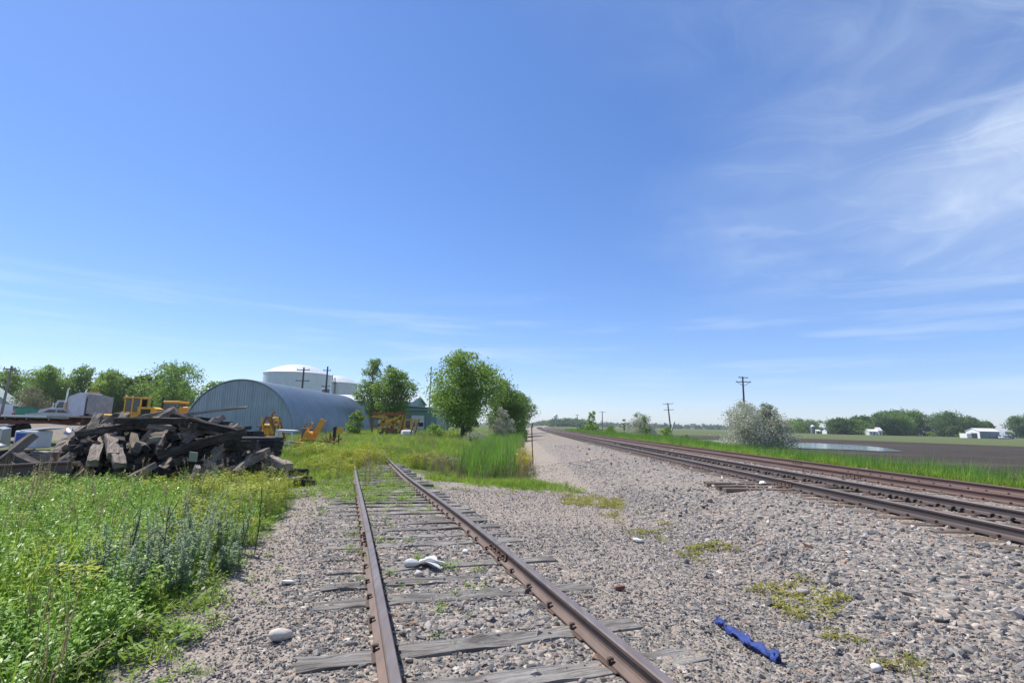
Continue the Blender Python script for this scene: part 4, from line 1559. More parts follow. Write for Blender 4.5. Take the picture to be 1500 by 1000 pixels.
# --- behind the yard on the left
tree('box_elder_tree', 'spreading tree by itself just left of the blue arched shed', -62.5, 95, 10.6, 9.6, L_COTTON, 20, 4600, .42, .08, 'round', 13)
tree('box_elder_tree', 'lower tree tucked between the lone spreading tree and the arched shed', -55.0, 96, 7.6, 5.0, L_LIGHT, 21, 1600, .4, .1, 'round', 8)
ORD = ('first', 'second', 'third', 'fourth', 'fifth', 'sixth', 'seventh', 'eighth', 'ninth', 'tenth', 'eleventh', 'twelfth')
row = [(-119, 12.6, 8.5), (-113, 12.0, 7), (-107.5, 13.4, 7.5), (-102, 13.8, 7), (-97, 13.4, 6.5), (-93.5, 12.0, 6), (-91, 11.2, 5.5), (-88.2, 11.8, 5.0), (-85.6, 11.0, 4.6), (-83.4, 12.0, 4.4), (-80.6, 10.8, 6.0)]
for i, (x, h, w) in enumerate(row):
    tree('poplar_tree', '%s poplar from the left in the long row behind the parked trucks' % ORD[i], x, 122 + 3 * math.sin(i * 2.1), h * .88, w * 1.15, (L_COTTON, L_DARK, L_LIGHT)[i % 3 if i % 4 else 0], 30 + i, 4600, .46, .02, 'tall' if i > 4 else 'round', 11, group='row of poplars behind the yard')
tree('blossom_shrub', 'pale tan green shrub behind the parked pickups', -66.5, 72, 4.4, 5.2, leafmat('tan_leaves', (.13, .135, .07), (.24, .23, .13), .25, .6, .08), 50, 1500, .26, .03, 'low', 8, 'shrub')

# --- beyond the main line on the right
tree('olive_tree', 'big silvery bush, left half, under the tall power pole', 30.6, 68, 5.9, 6.0, L_OLIVE, 60, 7000, .22, .0, 'low', 13, 'bush', trunk_r=.1)
tree('olive_tree', 'big silvery bush, right half, with a tall spike of foliage', 34.6, 69, 5.0, 5.6, L_OLIVE, 61, 6000, .22, .0, 'low', 12, 'bush', trunk_r=.1)
tree('olive_tree', 'upright grey green spike growing out of the big silvery bush', 34.9, 70.0, 6.0, 3.4, leafmat('olive_leaves', (.17, .20, .12), (.36, .38, .27), .25, .6, .08), 62, 3600, .22, .1, 'tall', 11, 'bush', trunk_r=.08)
tree('olive_tree', 'round silvery bush beside the line with a green sapling in front', 25.2, 100, 5.0, 5.2, L_OLIVE, 63, 2600, .26, .0, 'low', 10, 'bush', trunk_r=.1)
tree('sapling', 'narrow green sapling in front of the round silvery bush', 24.6, 95, 4.2, 2.0, L_LIGHT, 64, 700, .24, .05, 'cone', 7, 'tree')
tree('young_tree', 'light green young tree beside the line, left of the second power pole', 23.6, 150, 6.4, 4.6, L_LIGHT, 65, 1500, .4, .03, 'cone', 9)
tree('leafy_bush', 'small round green bush right of the second power pole', 24.0, 122, 2.6, 3.2, L_LIGHT, 66, 700, .3, .0, 'low', 6, 'bush')
tree('leafy_bush', 'small green bush at the right foot of the round silvery bush', 26.6, 88, 2.5, 2.5, L_LIGHT, 67, 600, .24, .0, 'low', 6, 'bush')
tree('leafy_bush', 'low dark bush at the foot of the leaning power pole', 28.5, 84, 1.2, 2.2, L_DARK, 68, 400, .2, .0, 'low', 5, 'bush')
tree('leafy_bush', 'low bush at the right foot of the light green young tree', 25.3, 138, 2.0, 3.6, L_LIGHT, 69, 500, .3, .0, 'low', 6, 'bush')
tree('leafy_bush', 'farthest low dark bush beside the line', 24.5, 175, 2.8, 4.4, L_DARK, 70, 500, .4, .0, 'low', 6, 'bush')
tree('sapling', 'thin sapling between the small round bush and the silvery bush', 24.6, 112, 4.0, 1.3, L_COTTON, 71, 350, .28, .05, 'cone', 6, 'tree')

# --- far side of the field
rr_ = random.Random(4)
clump = [(x, 400 + rr_.uniform(-14, 24), hh, ww) for x, hh, ww in (
    (251, 12, 13), (262, 11, 14), (272, 14.5, 13), (281, 16, 13), (290, 17, 14), (299, 18.5, 13), (308, 19.5, 14), (317, 20, 14), (326, 19.5, 14), (335, 18.5, 14), (343, 17, 13), (352, 15, 12))]
for i, (x, y, h, w) in enumerate(clump):
    tree('broadleaf_tree', '%s tree from the left in the dense clump across the field' % ORD[i], x, y, h, w * 1.45, (L_FAR, L_COTTON, L_DARK)[i % 3], 80 + i, 3000, 1.2, .02, 'round', 9, group='dense clump of trees across the field')
for i, (x, h, w) in enumerate([(188, 7, 12), (198, 8.5, 13), (206, 7.5, 11), (216, 9, 14), (228, 10, 13), (240, 9.5, 12)]):
    tree('broadleaf_tree', '%s low tree from the left behind the white farmhouses across the field' % ORD[i], x * 1.15, 462 + 5 * (i % 3), h * 1.2, w * 1.7, (L_FAR, L_LIGHT)[i % 2], 100 + i, 1500, 1.25, .02, 'round', 7, group='low trees behind the farmhouses')
for lb, x, h, w, s in (('round green tree standing left of the white shed', 361, 14.5, 15, 110), ('thin gappy tree just left of the white shed', 379, 13.5, 7, 111),
                       ('narrow tree rising behind the left end of the white shed', 387, 12.8, 6, 117),
                       ('tree behind the roof of the white shed', 410, 17, 15, 112), ('large full tree at the right end of the white shed', 428, 19.5, 20, 113), ('wide tree right of the large full one by the shed', 446, 17, 16, 114),
                       ('tall airy tree near the right edge of the picture', 459, 19, 15, 115), ('green tree at the right edge behind the airy one', 474, 16, 16, 116)):
    tree('broadleaf_tree', lb, x, 420, h, w * 1.3, L_COTTON if s % 2 else L_FAR, s, 2800, 1.15, .03, 'round', 10)
for i, (x, w) in enumerate([(284, 8), (322, 7), (346, 9), (352, 7)]):
    tree('leafy_bush', '%s light green bush from the left along the foot of the dense clump' % ORD[i], x * .95, 378, 3.4, w, L_LIGHT, 120 + i, 200, 1.0, .0, 'low', 5, 'bush', group='bushes along the foot of the clump')


def distant_woods():
    r = np.random.default_rng(9)
    VV, FF, TT, b = [], [], [], 0
    for (xa, xb, y, n, h0, h1) in ((62, 150, 1150, 26, 7, 13), (70, 92, 900, 12, 9, 14), (94, 126, 900, 16, 10, 15), (60, 800, 1250, 90, 7, 14), (160, 900, 1500, 60, 9, 16), (-60, 70, 1400, 26, 6, 10)):
        for i in range(n):
            x = xa + (xb - xa) * (i + r.random()) / n
            h, w = r.uniform(h0, h1), r.uniform(10, 20)
            lob = [((x + r.normal() * w * .3, y + r.normal() * 10, h * f - .5), (w * .45, w * .45, h * .3)) for f in (.2, .5, .72)]
            V, F, T = crown_arrays(r, lob, 80, 3.6)
            VV.append(V); FF.append(F + b); TT.append(T); b += len(V)
    me = np_mesh('distant_woods', np.vstack(VV), np.vstack(FF), False, np.concatenate(TT))
    me.materials.append(L_FAR)
    tag(link('distant_woods', me), 'bluish line of far woods along the horizon', kind='stuff')


distant_woods()

# ================================================================== buildings, tanks, poles
def galv(name, c1, c2, rough=.45, metal=.35, streak=.5):
    m, t = new_mat(name)
    v = obj_vec(t, (1, 1, 1), False)
    vs = obj_vec(t, (2.2, 2.2, .18), False)
    col = t.ramp(t.noise(v, .7, 6, .65), [(.3, c1), (.7, c2)])
    col = t.mix(t.math('MULTIPLY', t.smooth(t.noise(vs, 2., 6, .65), .45, .75), streak), col, tuple(k * .62 for k in c1))
    b = t.n('ShaderNodeBsdfPrincipled', {'Base Color': col, 'Roughness': rough, 'Metallic': metal})
    finish(t, b.outputs[0])
    return m


M_GALV = galv('arch_steel', (.20, .25, .28), (.28, .33, .36), .34, .55, .35)
M_GALV_FRONT = galv('front_steel', (.31, .375, .40), (.40, .465, .49), .5, .15, .45)
M_TEAL = galv('teal_siding', (.17, .29, .265), (.215, .345, .32), .6, .05, .25)
M_TEAL_GREY = galv('grey_siding', (.25, .29, .29), (.31, .35, .35), .6, .1, .3)
M_WHITE = surf('white_paint', (.68, .68, .66), (.78, .78, .76), 3., .5)
M_TANK = galv('tank_white', (.62, .63, .62), (.72, .73, .72), .35, .05, .12)
M_TANK2 = galv('tank_streaked', (.60, .60, .57), (.70, .70, .67), .45, .0, .75)
M_GLASS = surf('dark_glass', (.02, .025, .03), (.035, .04, .045), 2., .08, spec=.8)
M_BLACK = surf('black_rubber', (.018, .018, .018), (.035, .034, .033), 8., .8, .3)
M_STEEL = surf('grey_steel', (.17, .17, .175), (.26, .26, .265), 6., .5, metal=.3)
M_POLE = surf('creosote_pole', (.06, .048, .04), (.12, .10, .085), 8., .9, .4, sc=(1, 1, .1))
M_POLE_GREY = surf('grey_pole', (.16, .145, .13), (.25, .23, .21), 8., .9, .4, sc=(1, 1, .1))
M_ROOFWHITE = galv('pale_roof', (.52, .54, .54), (.62, .64, .64), .5, .2, .2)


def quonset():
    x0, y0, y1, rad = -29.85, 57., 88.5, 6.15
    z0 = -.45
    t = thing('arched_shed', 'blue grey corrugated steel arched shed behind the heap of ties', 'shed', (x0, y0, z0))
    n = 40
    mb = MB()
    pitch = .80
    rows = int((y1 - y0) / pitch)
    ys = []
    for i in range(rows):
        b = i * pitch
        ys += [(b, 0.), (b + .24, 0.), (b + .36, .12), (b + .62, .12), (b + .74, 0.)]
    arc = [math.pi * k / n for k in range(n + 1)]
    base = len(mb.V)
    V, F = [], []
    for yy, o in ys:
        for a in arc:
            V.append((-(rad + o) * math.cos(a), yy, (rad + o) * math.sin(a) * 1.02))
    m = n + 1
    for i in range(len(ys) - 1):
        for k in range(n):
            F.append((i * m + k, i * m + k + 1, (i + 1) * m + k + 1, (i + 1) * m + k))
    me = np_mesh('arched_roof', V, F, False)
    me.materials.append(M_GALV)
    link('arched_roof', me, None, t)
    # upright sheets of the end wall: each one its own panel, lapped over the next
    cnt = 15
    w = 2 * rad / cnt
    for i in range(cnt):
        a, b = -rad + i * w, -rad + (i + 1) * w
        mb = MB()
        top = lambda q: math.sqrt(max(rad * rad - q * q, 0.)) * 1.02
        q = np.linspace(a, b, 6)
        prof = [(a, 0), (b, 0)] + [(k, max(top(k) - .05, .02)) for k in q[::-1]]
        mb.prism(prof, 'y', .10 + .05 * (i % 2), .18 + .05 * (i % 2))
        for f in (.18, .5, .82):
            xx = a + w * f
            hh = top(xx) - .1
            if hh > .3: mb.box((xx, .085 + .05 * (i % 2), hh / 2), (.09, .07, hh))
        mb.build('wall_panel', M_GALV_FRONT, t)
    mb = MB()
    pts = [(-(rad + .05) * math.cos(a), .02, (rad + .05) * math.sin(a) * 1.02) for a in arc]
    mb.tube(pts, [.07] * len(pts), 6)
    mb.build('edge_trim', M_GALV, t)
    mb = MB()
    prof = [(-rad * math.cos(a), rad * math.sin(a) * 1.02) for a in arc]
    mb.prism(prof, 'y', y1 - y0 - .75, y1 - y0 - .65)
    mb.build('rear_wall', M_GALV_FRONT, t)


quonset()


def dome_tank(label, x, y, r, wall, rise, mat, z0=-.4):
    t = thing('storage_tank', label, 'storage tank', (x, y, z0))
    mb = MB()
    mb.lathe([(r, 0), (r, wall), (r * .995, wall + .02)], 64)
    mb.build('wall', mat, t, True)
    mb = MB()
    R_ = (r * r + rise * rise) / (2 * rise)
    prof = [(r + .12, wall - .06), (r + .12, wall + .10)]
    for k in range(1, 11):
        q = r * (1 - k / 10)
        prof.append((max(q, .05), wall + .10 + math.sqrt(R_ * R_ - q * q) - (R_ - rise)))
    mb.lathe(prof, 64)
    mb.build('dome_roof', M_TANK, t, True)
    return t


dome_tank('large white domed storage tank rising behind the arched shed', -63.2, 152, 9.5, 15.1, 2.9, M_TANK)
t2 = dome_tank('smaller streaked white tank right of the large one, with ladder and platform', -60.8, 178, 7.2, 14.6, 2.7, M_TANK2)
mb = MB()
for s in (-1, 1): mb.box((-1.2 + s * .35, -7.3, 7.2), (.12, .12, 15.4))
for i in range(18): mb.box((-1.2, -7.3, .8 + i * .8), (.7, .08, .08))
mb.build('ladder', M_WHITE, t2)
mb = MB()
mb.box((1.0, -7.4, 14.5), (3.2, 1.2, .12))
for i in range(5): mb.box((-.5 + i * .75, -7.9, 15.1), (.09, .09, 1.2))
mb.box((1.0, -7.9, 15.7), (3.2, .08, .08)); mb.box((1.0, -7.9, 15.1), (3.2, .06, .06))
mb.build('platform', M_STEEL, t2)
mb = MB()
for i, hh in enumerate((1.6, 2.2, 1.4)): mb.cyl((.2 + i * .8, -6.6, 14.6), (.2 + i * .8, -6.6, 14.9 + hh), .13, n=8)
mb.tube([(2.2, -7.2, 0), (2.2, -7.2, 13.6), (2.0, -6.8, 14.6)], [.3, .3, .3], 8)
mb.build('pipe', M_STEEL, t2)


def gable(mbw, mbr, x0, x1, y0, y1, h, rise, axis, over=.3):
    """walls into mbw, roof slabs into mbr; axis is the ridge direction"""
    if axis == 'y':
        xm = (x0 + x1) / 2
        mbw.prism([(x0, 0), (x1, 0), (x1, h), (xm, h + rise), (x0, h)], 'y', y0, y1)
        for s, xe in ((-1, x0), (1, x1)):
            ex = xe + s * over
            ez = h - rise * over / (xm - x0)
            mbr.prism([(ex, ez + .01), (xm, h + rise + .01), (xm, h + rise + .16), (ex, ez + .14)], 'y', y0 - over, y1 + over)
    else:
        ym = (y0 + y1) / 2
        mbw.prism([(y0, 0), (y1, 0), (y1, h), (ym, h + rise), (y0, h)], 'x', x0, x1)
        for s, ye in ((-1, y0), (1, y1)):
            ey = ye + s * over
            ez = h - rise * over / (ym - y0)
            mbr.prism([(ey, ez + .01), (ym, h + rise + .01), (ym, h + rise + .16), (ey, ez + .14)], 'x', x0 - over, x1 + over)


def garage():
    x0, x1, y0, y1 = -19.9, -13.5, 95., 114.
    z0 = -.45
    t = thing('garage', 'teal garage with a white door of two dark windows and grey side wall', 'garage', (0, 0, z0))
    mb = MB()
    mb.prism([(x0, 0), (x1, 0), (x1, 4.55), (x0, 4.95)], 'y', y0 + .1, y1)
    mb.build('wall', M_TEAL_GREY, t)
    # teal front made of siding boards
    w = .64
    n = int(round((x1 - x0) / w))
    dx0, dx1, dh = -18.15, -15.75, 3.3
    for i in range(n):
        a, b = x0 + i * w, x0 + (i + 1) * w
        zb = dh + .12 if (b > dx0 and a < dx1) else 0
        mb = MB()
        mb.box(((a + b) / 2, y0 + .05 - .012 * (i % 2), (zb + 4.5) / 2), (w, .08, 4.5 - zb))
        mb.build('siding_panel', M_TEAL, t)
    mb = MB()
    mb.box(((x0 + x1) / 2 + .1, y0 - .25, 4.35), (x1 - x0 + .5, .7, .34))
    mb.build('eave', M_TEAL, t)
    mb = MB()
    mb.prism([(x0 - .2, 5.0), (x1 + .25, 4.57), (x1 + .25, 4.69), (x0 - .2, 5.12)], 'y', y0 - .6, y1 + .2)
    mb.build('roof', M_ROOFWHITE, t)
    d = MB()
    for k in range(4): d.box(((dx0 + dx1) / 2, y0 + .02, .42 + k * .82), (dx1 - dx0 - .06, .06, .79))
    door = d.build('garage_door', M_WHITE, t)
    for cx in (-17.5, -16.35):
        wn = MB(); wn.box((cx, y0 - .02, 1.65), (.86, .05, .72)); wn.build('window', M_GLASS, door)
    mb = MB()
    for xx in (dx0 - .06, dx1 + .06): mb.box((xx, y0 - .01, dh / 2), (.12, .1, dh))
    mb.box(((dx0 + dx1) / 2, y0 - .01, dh + .06), (dx1 - dx0 + .24, .1, .12))
    mb.build('door_frame', M_TEAL, t)
    mb = MB(); mb.box((x1 + .03, y1 - 2.2, 1.5), (.06, 1.6, 3.0)); mb.build('side_door', surf('blue_door', (.05, .075, .10), (.07, .10, .13), 3., .5), t)


garage()


def long_shop():
    t = thing('workshop', 'long teal workshop with pale roof, half hidden behind the trees and arched shed', 'workshop', (0, 0, -.45))
    w, r = MB(), MB()
    gable(w, r, -37.5, -20.2, 104., 122., 6.0, 1.5, 'x', .4)
    w.build('wall', M_TEAL, t); r.build('roof', M_ROOFWHITE, t)
    for i in range(3):
        mb = MB(); mb.box((-35 + i * 5.2, 103.93, 2.1), (3.6, .12, 4.0)); mb.build('bay_door', M_WHITE, t)


long_shop()


def yard_roof():
    t = thing('small_shed', 'pale green shed with a sloping roof at the left edge behind the parked cars', 'shed', (-69.2, 71., .6))
    w, r = MB(), MB()
    gable(w, r, -7, 1.0, 0, 1.6, 2.0, 2.4, 'y', .2)
    w.build('wall', galv('pale_green_siding', (.30, .36, .33), (.38, .44, .41), .6, .05, .2), t)
    r.build('roof', galv('sage_roof', (.26, .34, .30), (.32, .40, .36), .6, .1, .2), t)
    t = thing('dumpster', 'green metal dumpster with a sloped lid behind the parked cars', 'dumpster', (-64.4, 69.2, .75))
    t.scale = (.7, .7, .8)
    g = surf('green_steel', (.02, .20, .13), (.03, .26, .17), 4., .5)
    mb = MB(); mb.prism([(-.9, .15), (.9, .15), (.95, 1.7), (-.95, 2.0)], 'x', -1.4, 1.4)
    mb.build('bin', g, t)
    mb = MB(); mb.prism([(-1.0, 2.02), (1.0, 1.72), (1.0, 1.8), (-1.0, 2.1)], 'x', -1.45, 1.45); mb.build('lid', g, t)
    for sx in (-1, 1):
        mb = MB(); mb.box((sx * 1.46, 0, 1.1), (.1, .5, .16)); mb.build('lift_pocket', M_STEEL, t)


yard_roof()


def farm_shed():
    x0, x1, y0, y1 = 262.5, 283.5, 296., 316.
    t = thing('farm_shed', 'white metal farm shed with pale roof and a wide dark doorway, across the field', 'farm shed', (0, 0, -.7))
    w, r = MB(), MB()
    # ridge runs to the right; gable end faces the railway
    w.prism([(296., 0), (305., 0), (305., 4.0), (300.5, 5.6), (296., 4.0)], 'x', 268., 268.3)
    w.build('gable_wall', M_WHITE, t)
    w = MB(); w.box((273.9, 296.2, 2.0), (11., .4, 4.0)); w.box((273.9, 304.8, 2.0), (11., .4, 4.0)); w.box((279.2, 300.5, 2.0), (.4, 8.2, 4.0))
    w.build('side_wall', surf('grey_blue_siding', (.20, .23, .26), (.25, .28, .31), 1., .6), t)
    for s, e in ((-1, 295.7), (1, 305.3)):
        r.prism([(e, 3.92), (300.5, 5.64), (300.5, 5.8), (e, 4.1)], 'x', 267.7, 279.7)
    r.build('roof', M_WHITE, t)
    for i in range(2):
        mb = MB(); mb.box((270.6 + i * 4, 295.93, 1.4), (2.4, .2, 2.8)); mb.build('wide_door', M_STEEL, t)
    mb = MB(); mb.box((267.93, 299.6, 1.5), (.2, 4., 2.9)); mb.build('doorway', M_GLASS, t)
    t = thing('container', 'small white box container at the left end of the farm shed', 'container', (264.2, 301., -.7))
    mb = MB(); mb.box((0, 0, 1.3), (2.6, 5., 2.6), cham=.05); mb.build('body', M_WHITE, t)
    mb = MB(); mb.box((0, -2.53, 1.3), (2.2, .08, 2.2)); mb.build('door', M_WHITE, t)


farm_shed()


def house(label, x, y, w, d, h, rise, roofcol, nwin=2, z0=-.7):
    t = thing('farmhouse', label, 'house', (x, y, z0))
    a, b = MB(), MB()
    gable(a, b, -w / 2, w / 2, 0, d, h, rise, 'x', .3)
    a.build('wall', M_WHITE, t); b.build('roof', roofcol, t)
    for i in range(nwin):
        mb = MB(); mb.box((-w / 2 + (i + .5) * w / nwin, -.04, h * .55), (.9, .12, 1.1)); mb.build('window', M_GLASS, t)
    mb = MB(); mb.box((w * .08, -.04, 1.0), (.9, .12, 2.0)); mb.build('door', M_STEEL, t)


RG = surf('grey_shingles', (.10, .10, .105), (.16, .16, .165), 2., .9)
house('taller white farmhouse with grey roof in the middle of the far farm row', 258., 408., 6.5, 7., 4.6, 2.2, RG, 3)
house('low white outbuilding just left of the taller white farmhouse', 251.5, 408., 5., 6., 2.8, 1.2, RG, 2)
house('small bright white hut farthest left in the far farm row', 243., 409., 4., 5., 2.2, .8, M_WHITE, 1)
house('low white building with an upright gable beside the dense clump of trees', 263., 376., 5.5, 5., 2.8, 1.4, M_WHITE, 2)
house('narrow white gabled cottage touching the dense clump of trees', 267.6, 375., 2.8, 5., 3.6, 2.0, M_WHITE, 1)
t = thing('silver_silo', 'pale grain silo half hidden in the trees left of the far farm row', 'silo', (237., 406., -.7))
mb = MB(); mb.lathe([(1.6, 0), (1.6, 5.6)], 20); mb.build('wall', M_STEEL, t, True)
mb = MB(); mb.lathe([(1.7, 5.55), (.3, 7.0), (.05, 7.05)], 20); mb.build('roof', M_ROOFWHITE, t, True)


def power_pole(label, x, y, h, arms, mat=None, lean=0., rise=None, z0=None, group=None, transformer=False, r=.15, brace=False):
    z0 = Hs(x, y) if z0 is None else z0
    t = thing('power_pole', label, 'power pole', (x, y, z0), 0, group)
    t.rotation_euler = (0, lean, 0)
    mat = mat or M_POLE
    mb = MB(); mb.tube([(0, 0, -.5), (0, 0, h * .5), (0, 0, h)], [r * 1.2, r, r * .75], 9); mb.build('pole', mat, t, True)
    for zz, L, tilt in arms:
        mb = MB(); mb.box((0, -r - .05, zz), (L, .12, .14), (0, tilt, 0))
        arm = mb.build('crossarm', mat, t)
        k = max(2, int(L / .7))
        mb = MB()
        for i in range(k):
            q = -L / 2 + .12 + (L - .24) * i / (k - 1)
            if abs(q) < .2: continue
            mb.cyl((q, -r - .05, zz + .06 - q * tilt), (q, -r - .05, zz + .26 - q * tilt), .05, .035, 6)
        mb.build('insulator_row', M_STEEL, arm)
    if brace:
        for s in (-1, 1):
            mb = MB(); mb.bar((s * arms[0][1] * .42, -r - .06, arms[0][0] - .05), (0, -r - .06, arms[0][0] - .85), .07); mb.build('brace', mat, t)
    if transformer:
        for s in (-1, 1):
            mb = MB(); mb.lathe([(.05, 0), (.26, .04), (.28, .9), (.2, .98), (.05, 1.0)], 12, (s * .48, -.05, h * .56)); mb.build('transformer', M_STEEL, t, True)
    return t


power_pole('dark pole with two crossarms and twin transformers in front of the large tank', -38.6, 95, 11.2, ((10.7, 2.4, 0), (8.7, 2.5, 0)), transformer=True, r=.19)
power_pole('dark pole with a short crossarm in front of the smaller tank', -36.0, 100, 12.2, ((11.4, 1.5, 0), (8.3, 1.6, 0)), transformer=True, r=.19)
power_pole('tall thin grey pole standing in front of the teal garage', -13.2, 84, 11.0, (), M_POLE_GREY, r=.10)
power_pole('grey leaning pole behind the parked cars at the left edge', -58.9, 60, 6.3, ((5.9, 1.5, 0),), M_POLE_GREY, lean=.04, r=.13)
power_pole('tall power pole with braced crossarm rising out of the big silvery bush', 47.6, 105, 13.0, ((11.9, 3.1, 0), (12.8, 1.9, .04)), brace=True, r=.20, z0=-.75)
power_pole('leaning power pole with two crossarms by the field', 51.5, 166, 10.2, ((9.9, 3.3, 0.), (8.0, 3.2, .03)), M_POLE_GREY, lean=-.085, z0=-.75, r=.24)
power_pole('thin power pole right of the light green young tree', 48.0, 270, 10.0, ((9.6, 3.4, 0.),), M_POLE_GREY, z0=-.75, r=.26)
power_pole('small far power pole left of the light green young tree', 48.4, 375, 10.4, ((10.0, 3.0, 0.),), M_POLE_GREY, z0=-.75, r=.32)
power_pole('faintest and farthest power pole along the line', 52.5, 640, 11., ((10.4, 3.4, 0.),), M_POLE_GREY, z0=-.75, r=.4)
mb = MB(); mb.bar((39.2, 128, -.8), (40.6, 128, 3.0), .32); mb.bar((40.4, 128, -.8), (38.8, 128.4, 1.8), .26)
tag(mb.build('broken_stake', surf('bleached_wood', (.45, .42, .36), (.55, .52, .46), 8., .9)), 'pale broken stakes crossing in the grass right of the round silvery bush', 'stake')


def water_tower():
    t = thing('water_tower', 'tiny far white water tower on a single leg above the horizon woods', 'water tower', (76., 870, -.7))
    t.scale = (.6, .6, .98)
    mb = MB(); mb.lathe([(2.6, 0), (1.2, 2.), (1.2, 12.), (3.5, 14.2)], 16); mb.build('leg', M_STEEL, t, True)
    mb = MB(); mb.lathe([(.5, 13.2), (5.2, 14.6), (6.4, 17.), (5.4, 19.6), (2.8, 21.2), (.1, 21.6)], 24); mb.build('tank', M_WHITE, t, True)


water_tower()

# iron post on the ballast
t = thing('iron_post', 'thin dark iron post standing alone on the slope of ballast', 'post', (1.15, 25.8, Hs(1.15, 25.8)))
t.rotation_euler = (0, -.045, 0)
mb = MB(); mb.prism([(-.026, -.026), (.026, -.026), (.026, -.018), (.007, -.018), (.007, .026), (-.007, .026), (-.007, -.018), (-.026, -.018)], 'z', -.4, 1.78)
mb.build('post', M_IRON, t)
mb = MB(); mb.box((.02, -.02, 1.80), (.10, .04, .07)); mb.cyl((.02, 0, 1.85), (.06, 0, 1.98), .025, n=6); mb.build('bracket', M_IRON, t)

# ================================================================== vehicles and machines in the yard
YEL = surf('machine_yellow', (.74, .36, .015), (.82, .44, .025), 3., .5, c3=(.22, .11, .04), c3amt=.16)
YEL2 = surf('faded_yellow', (.62, .36, .035), (.72, .44, .05), 3., .65, c3=(.24, .10, .035), c3amt=.34)
ORANGE = surf('faded_orange', (.78, .30, .025), (.85, .38, .05), 3., .6, c3=(.34, .14, .05), c3amt=.2)
RUST = surf('rust', (.20, .085, .035), (.34, .155, .055), 6., .9, .5)
M_RED = surf('dark_red_steel', (.12, .022, .024), (.18, .035, .035), 3., .6, c3=(.10, .05, .035), c3amt=.35)
M_DECK = wood_mat('deck_plank', (.30, .27, .24), (.46, .43, .39), (.22, .16, .13), .2)
M_SILVER = surf('truck_white', (.52, .54, .58), (.60, .62, .66), 2., .35, spec=.6)
M_CHROME = surf('chrome', (.55, .55, .55), (.65, .65, .65), 4., .2, metal=.9)
M_GREYPANEL = surf('grey_panel', (.22, .22, .22), (.36, .35, .33), 1.5, .6, c3=(.34, .22, .13), c3amt=.25)
M_LAMP = surf('amber_lamp', (.6, .22, .02), (.7, .28, .03), 4., .3)


def wheel(parent, c, r, w, axis='y', hub=None, name='wheel'):
    mb = MB()
    mb.lathe([(r * .55, -w / 2), (r * .92, -w / 2), (r, -w * .35), (r, w * .35), (r * .92, w / 2), (r * .55, w / 2)], 20, c, axis)
    o = mb.build(name, M_BLACK, parent, True)
    mb = MB()
    mb.lathe([(r * .2, -w * .42), (r * .56, -w * .38), (r * .56, w * .38), (r * .2, w * .42)], 14, c, axis)
    mb.build('rim', hub or M_STEEL, o, True)
    return o


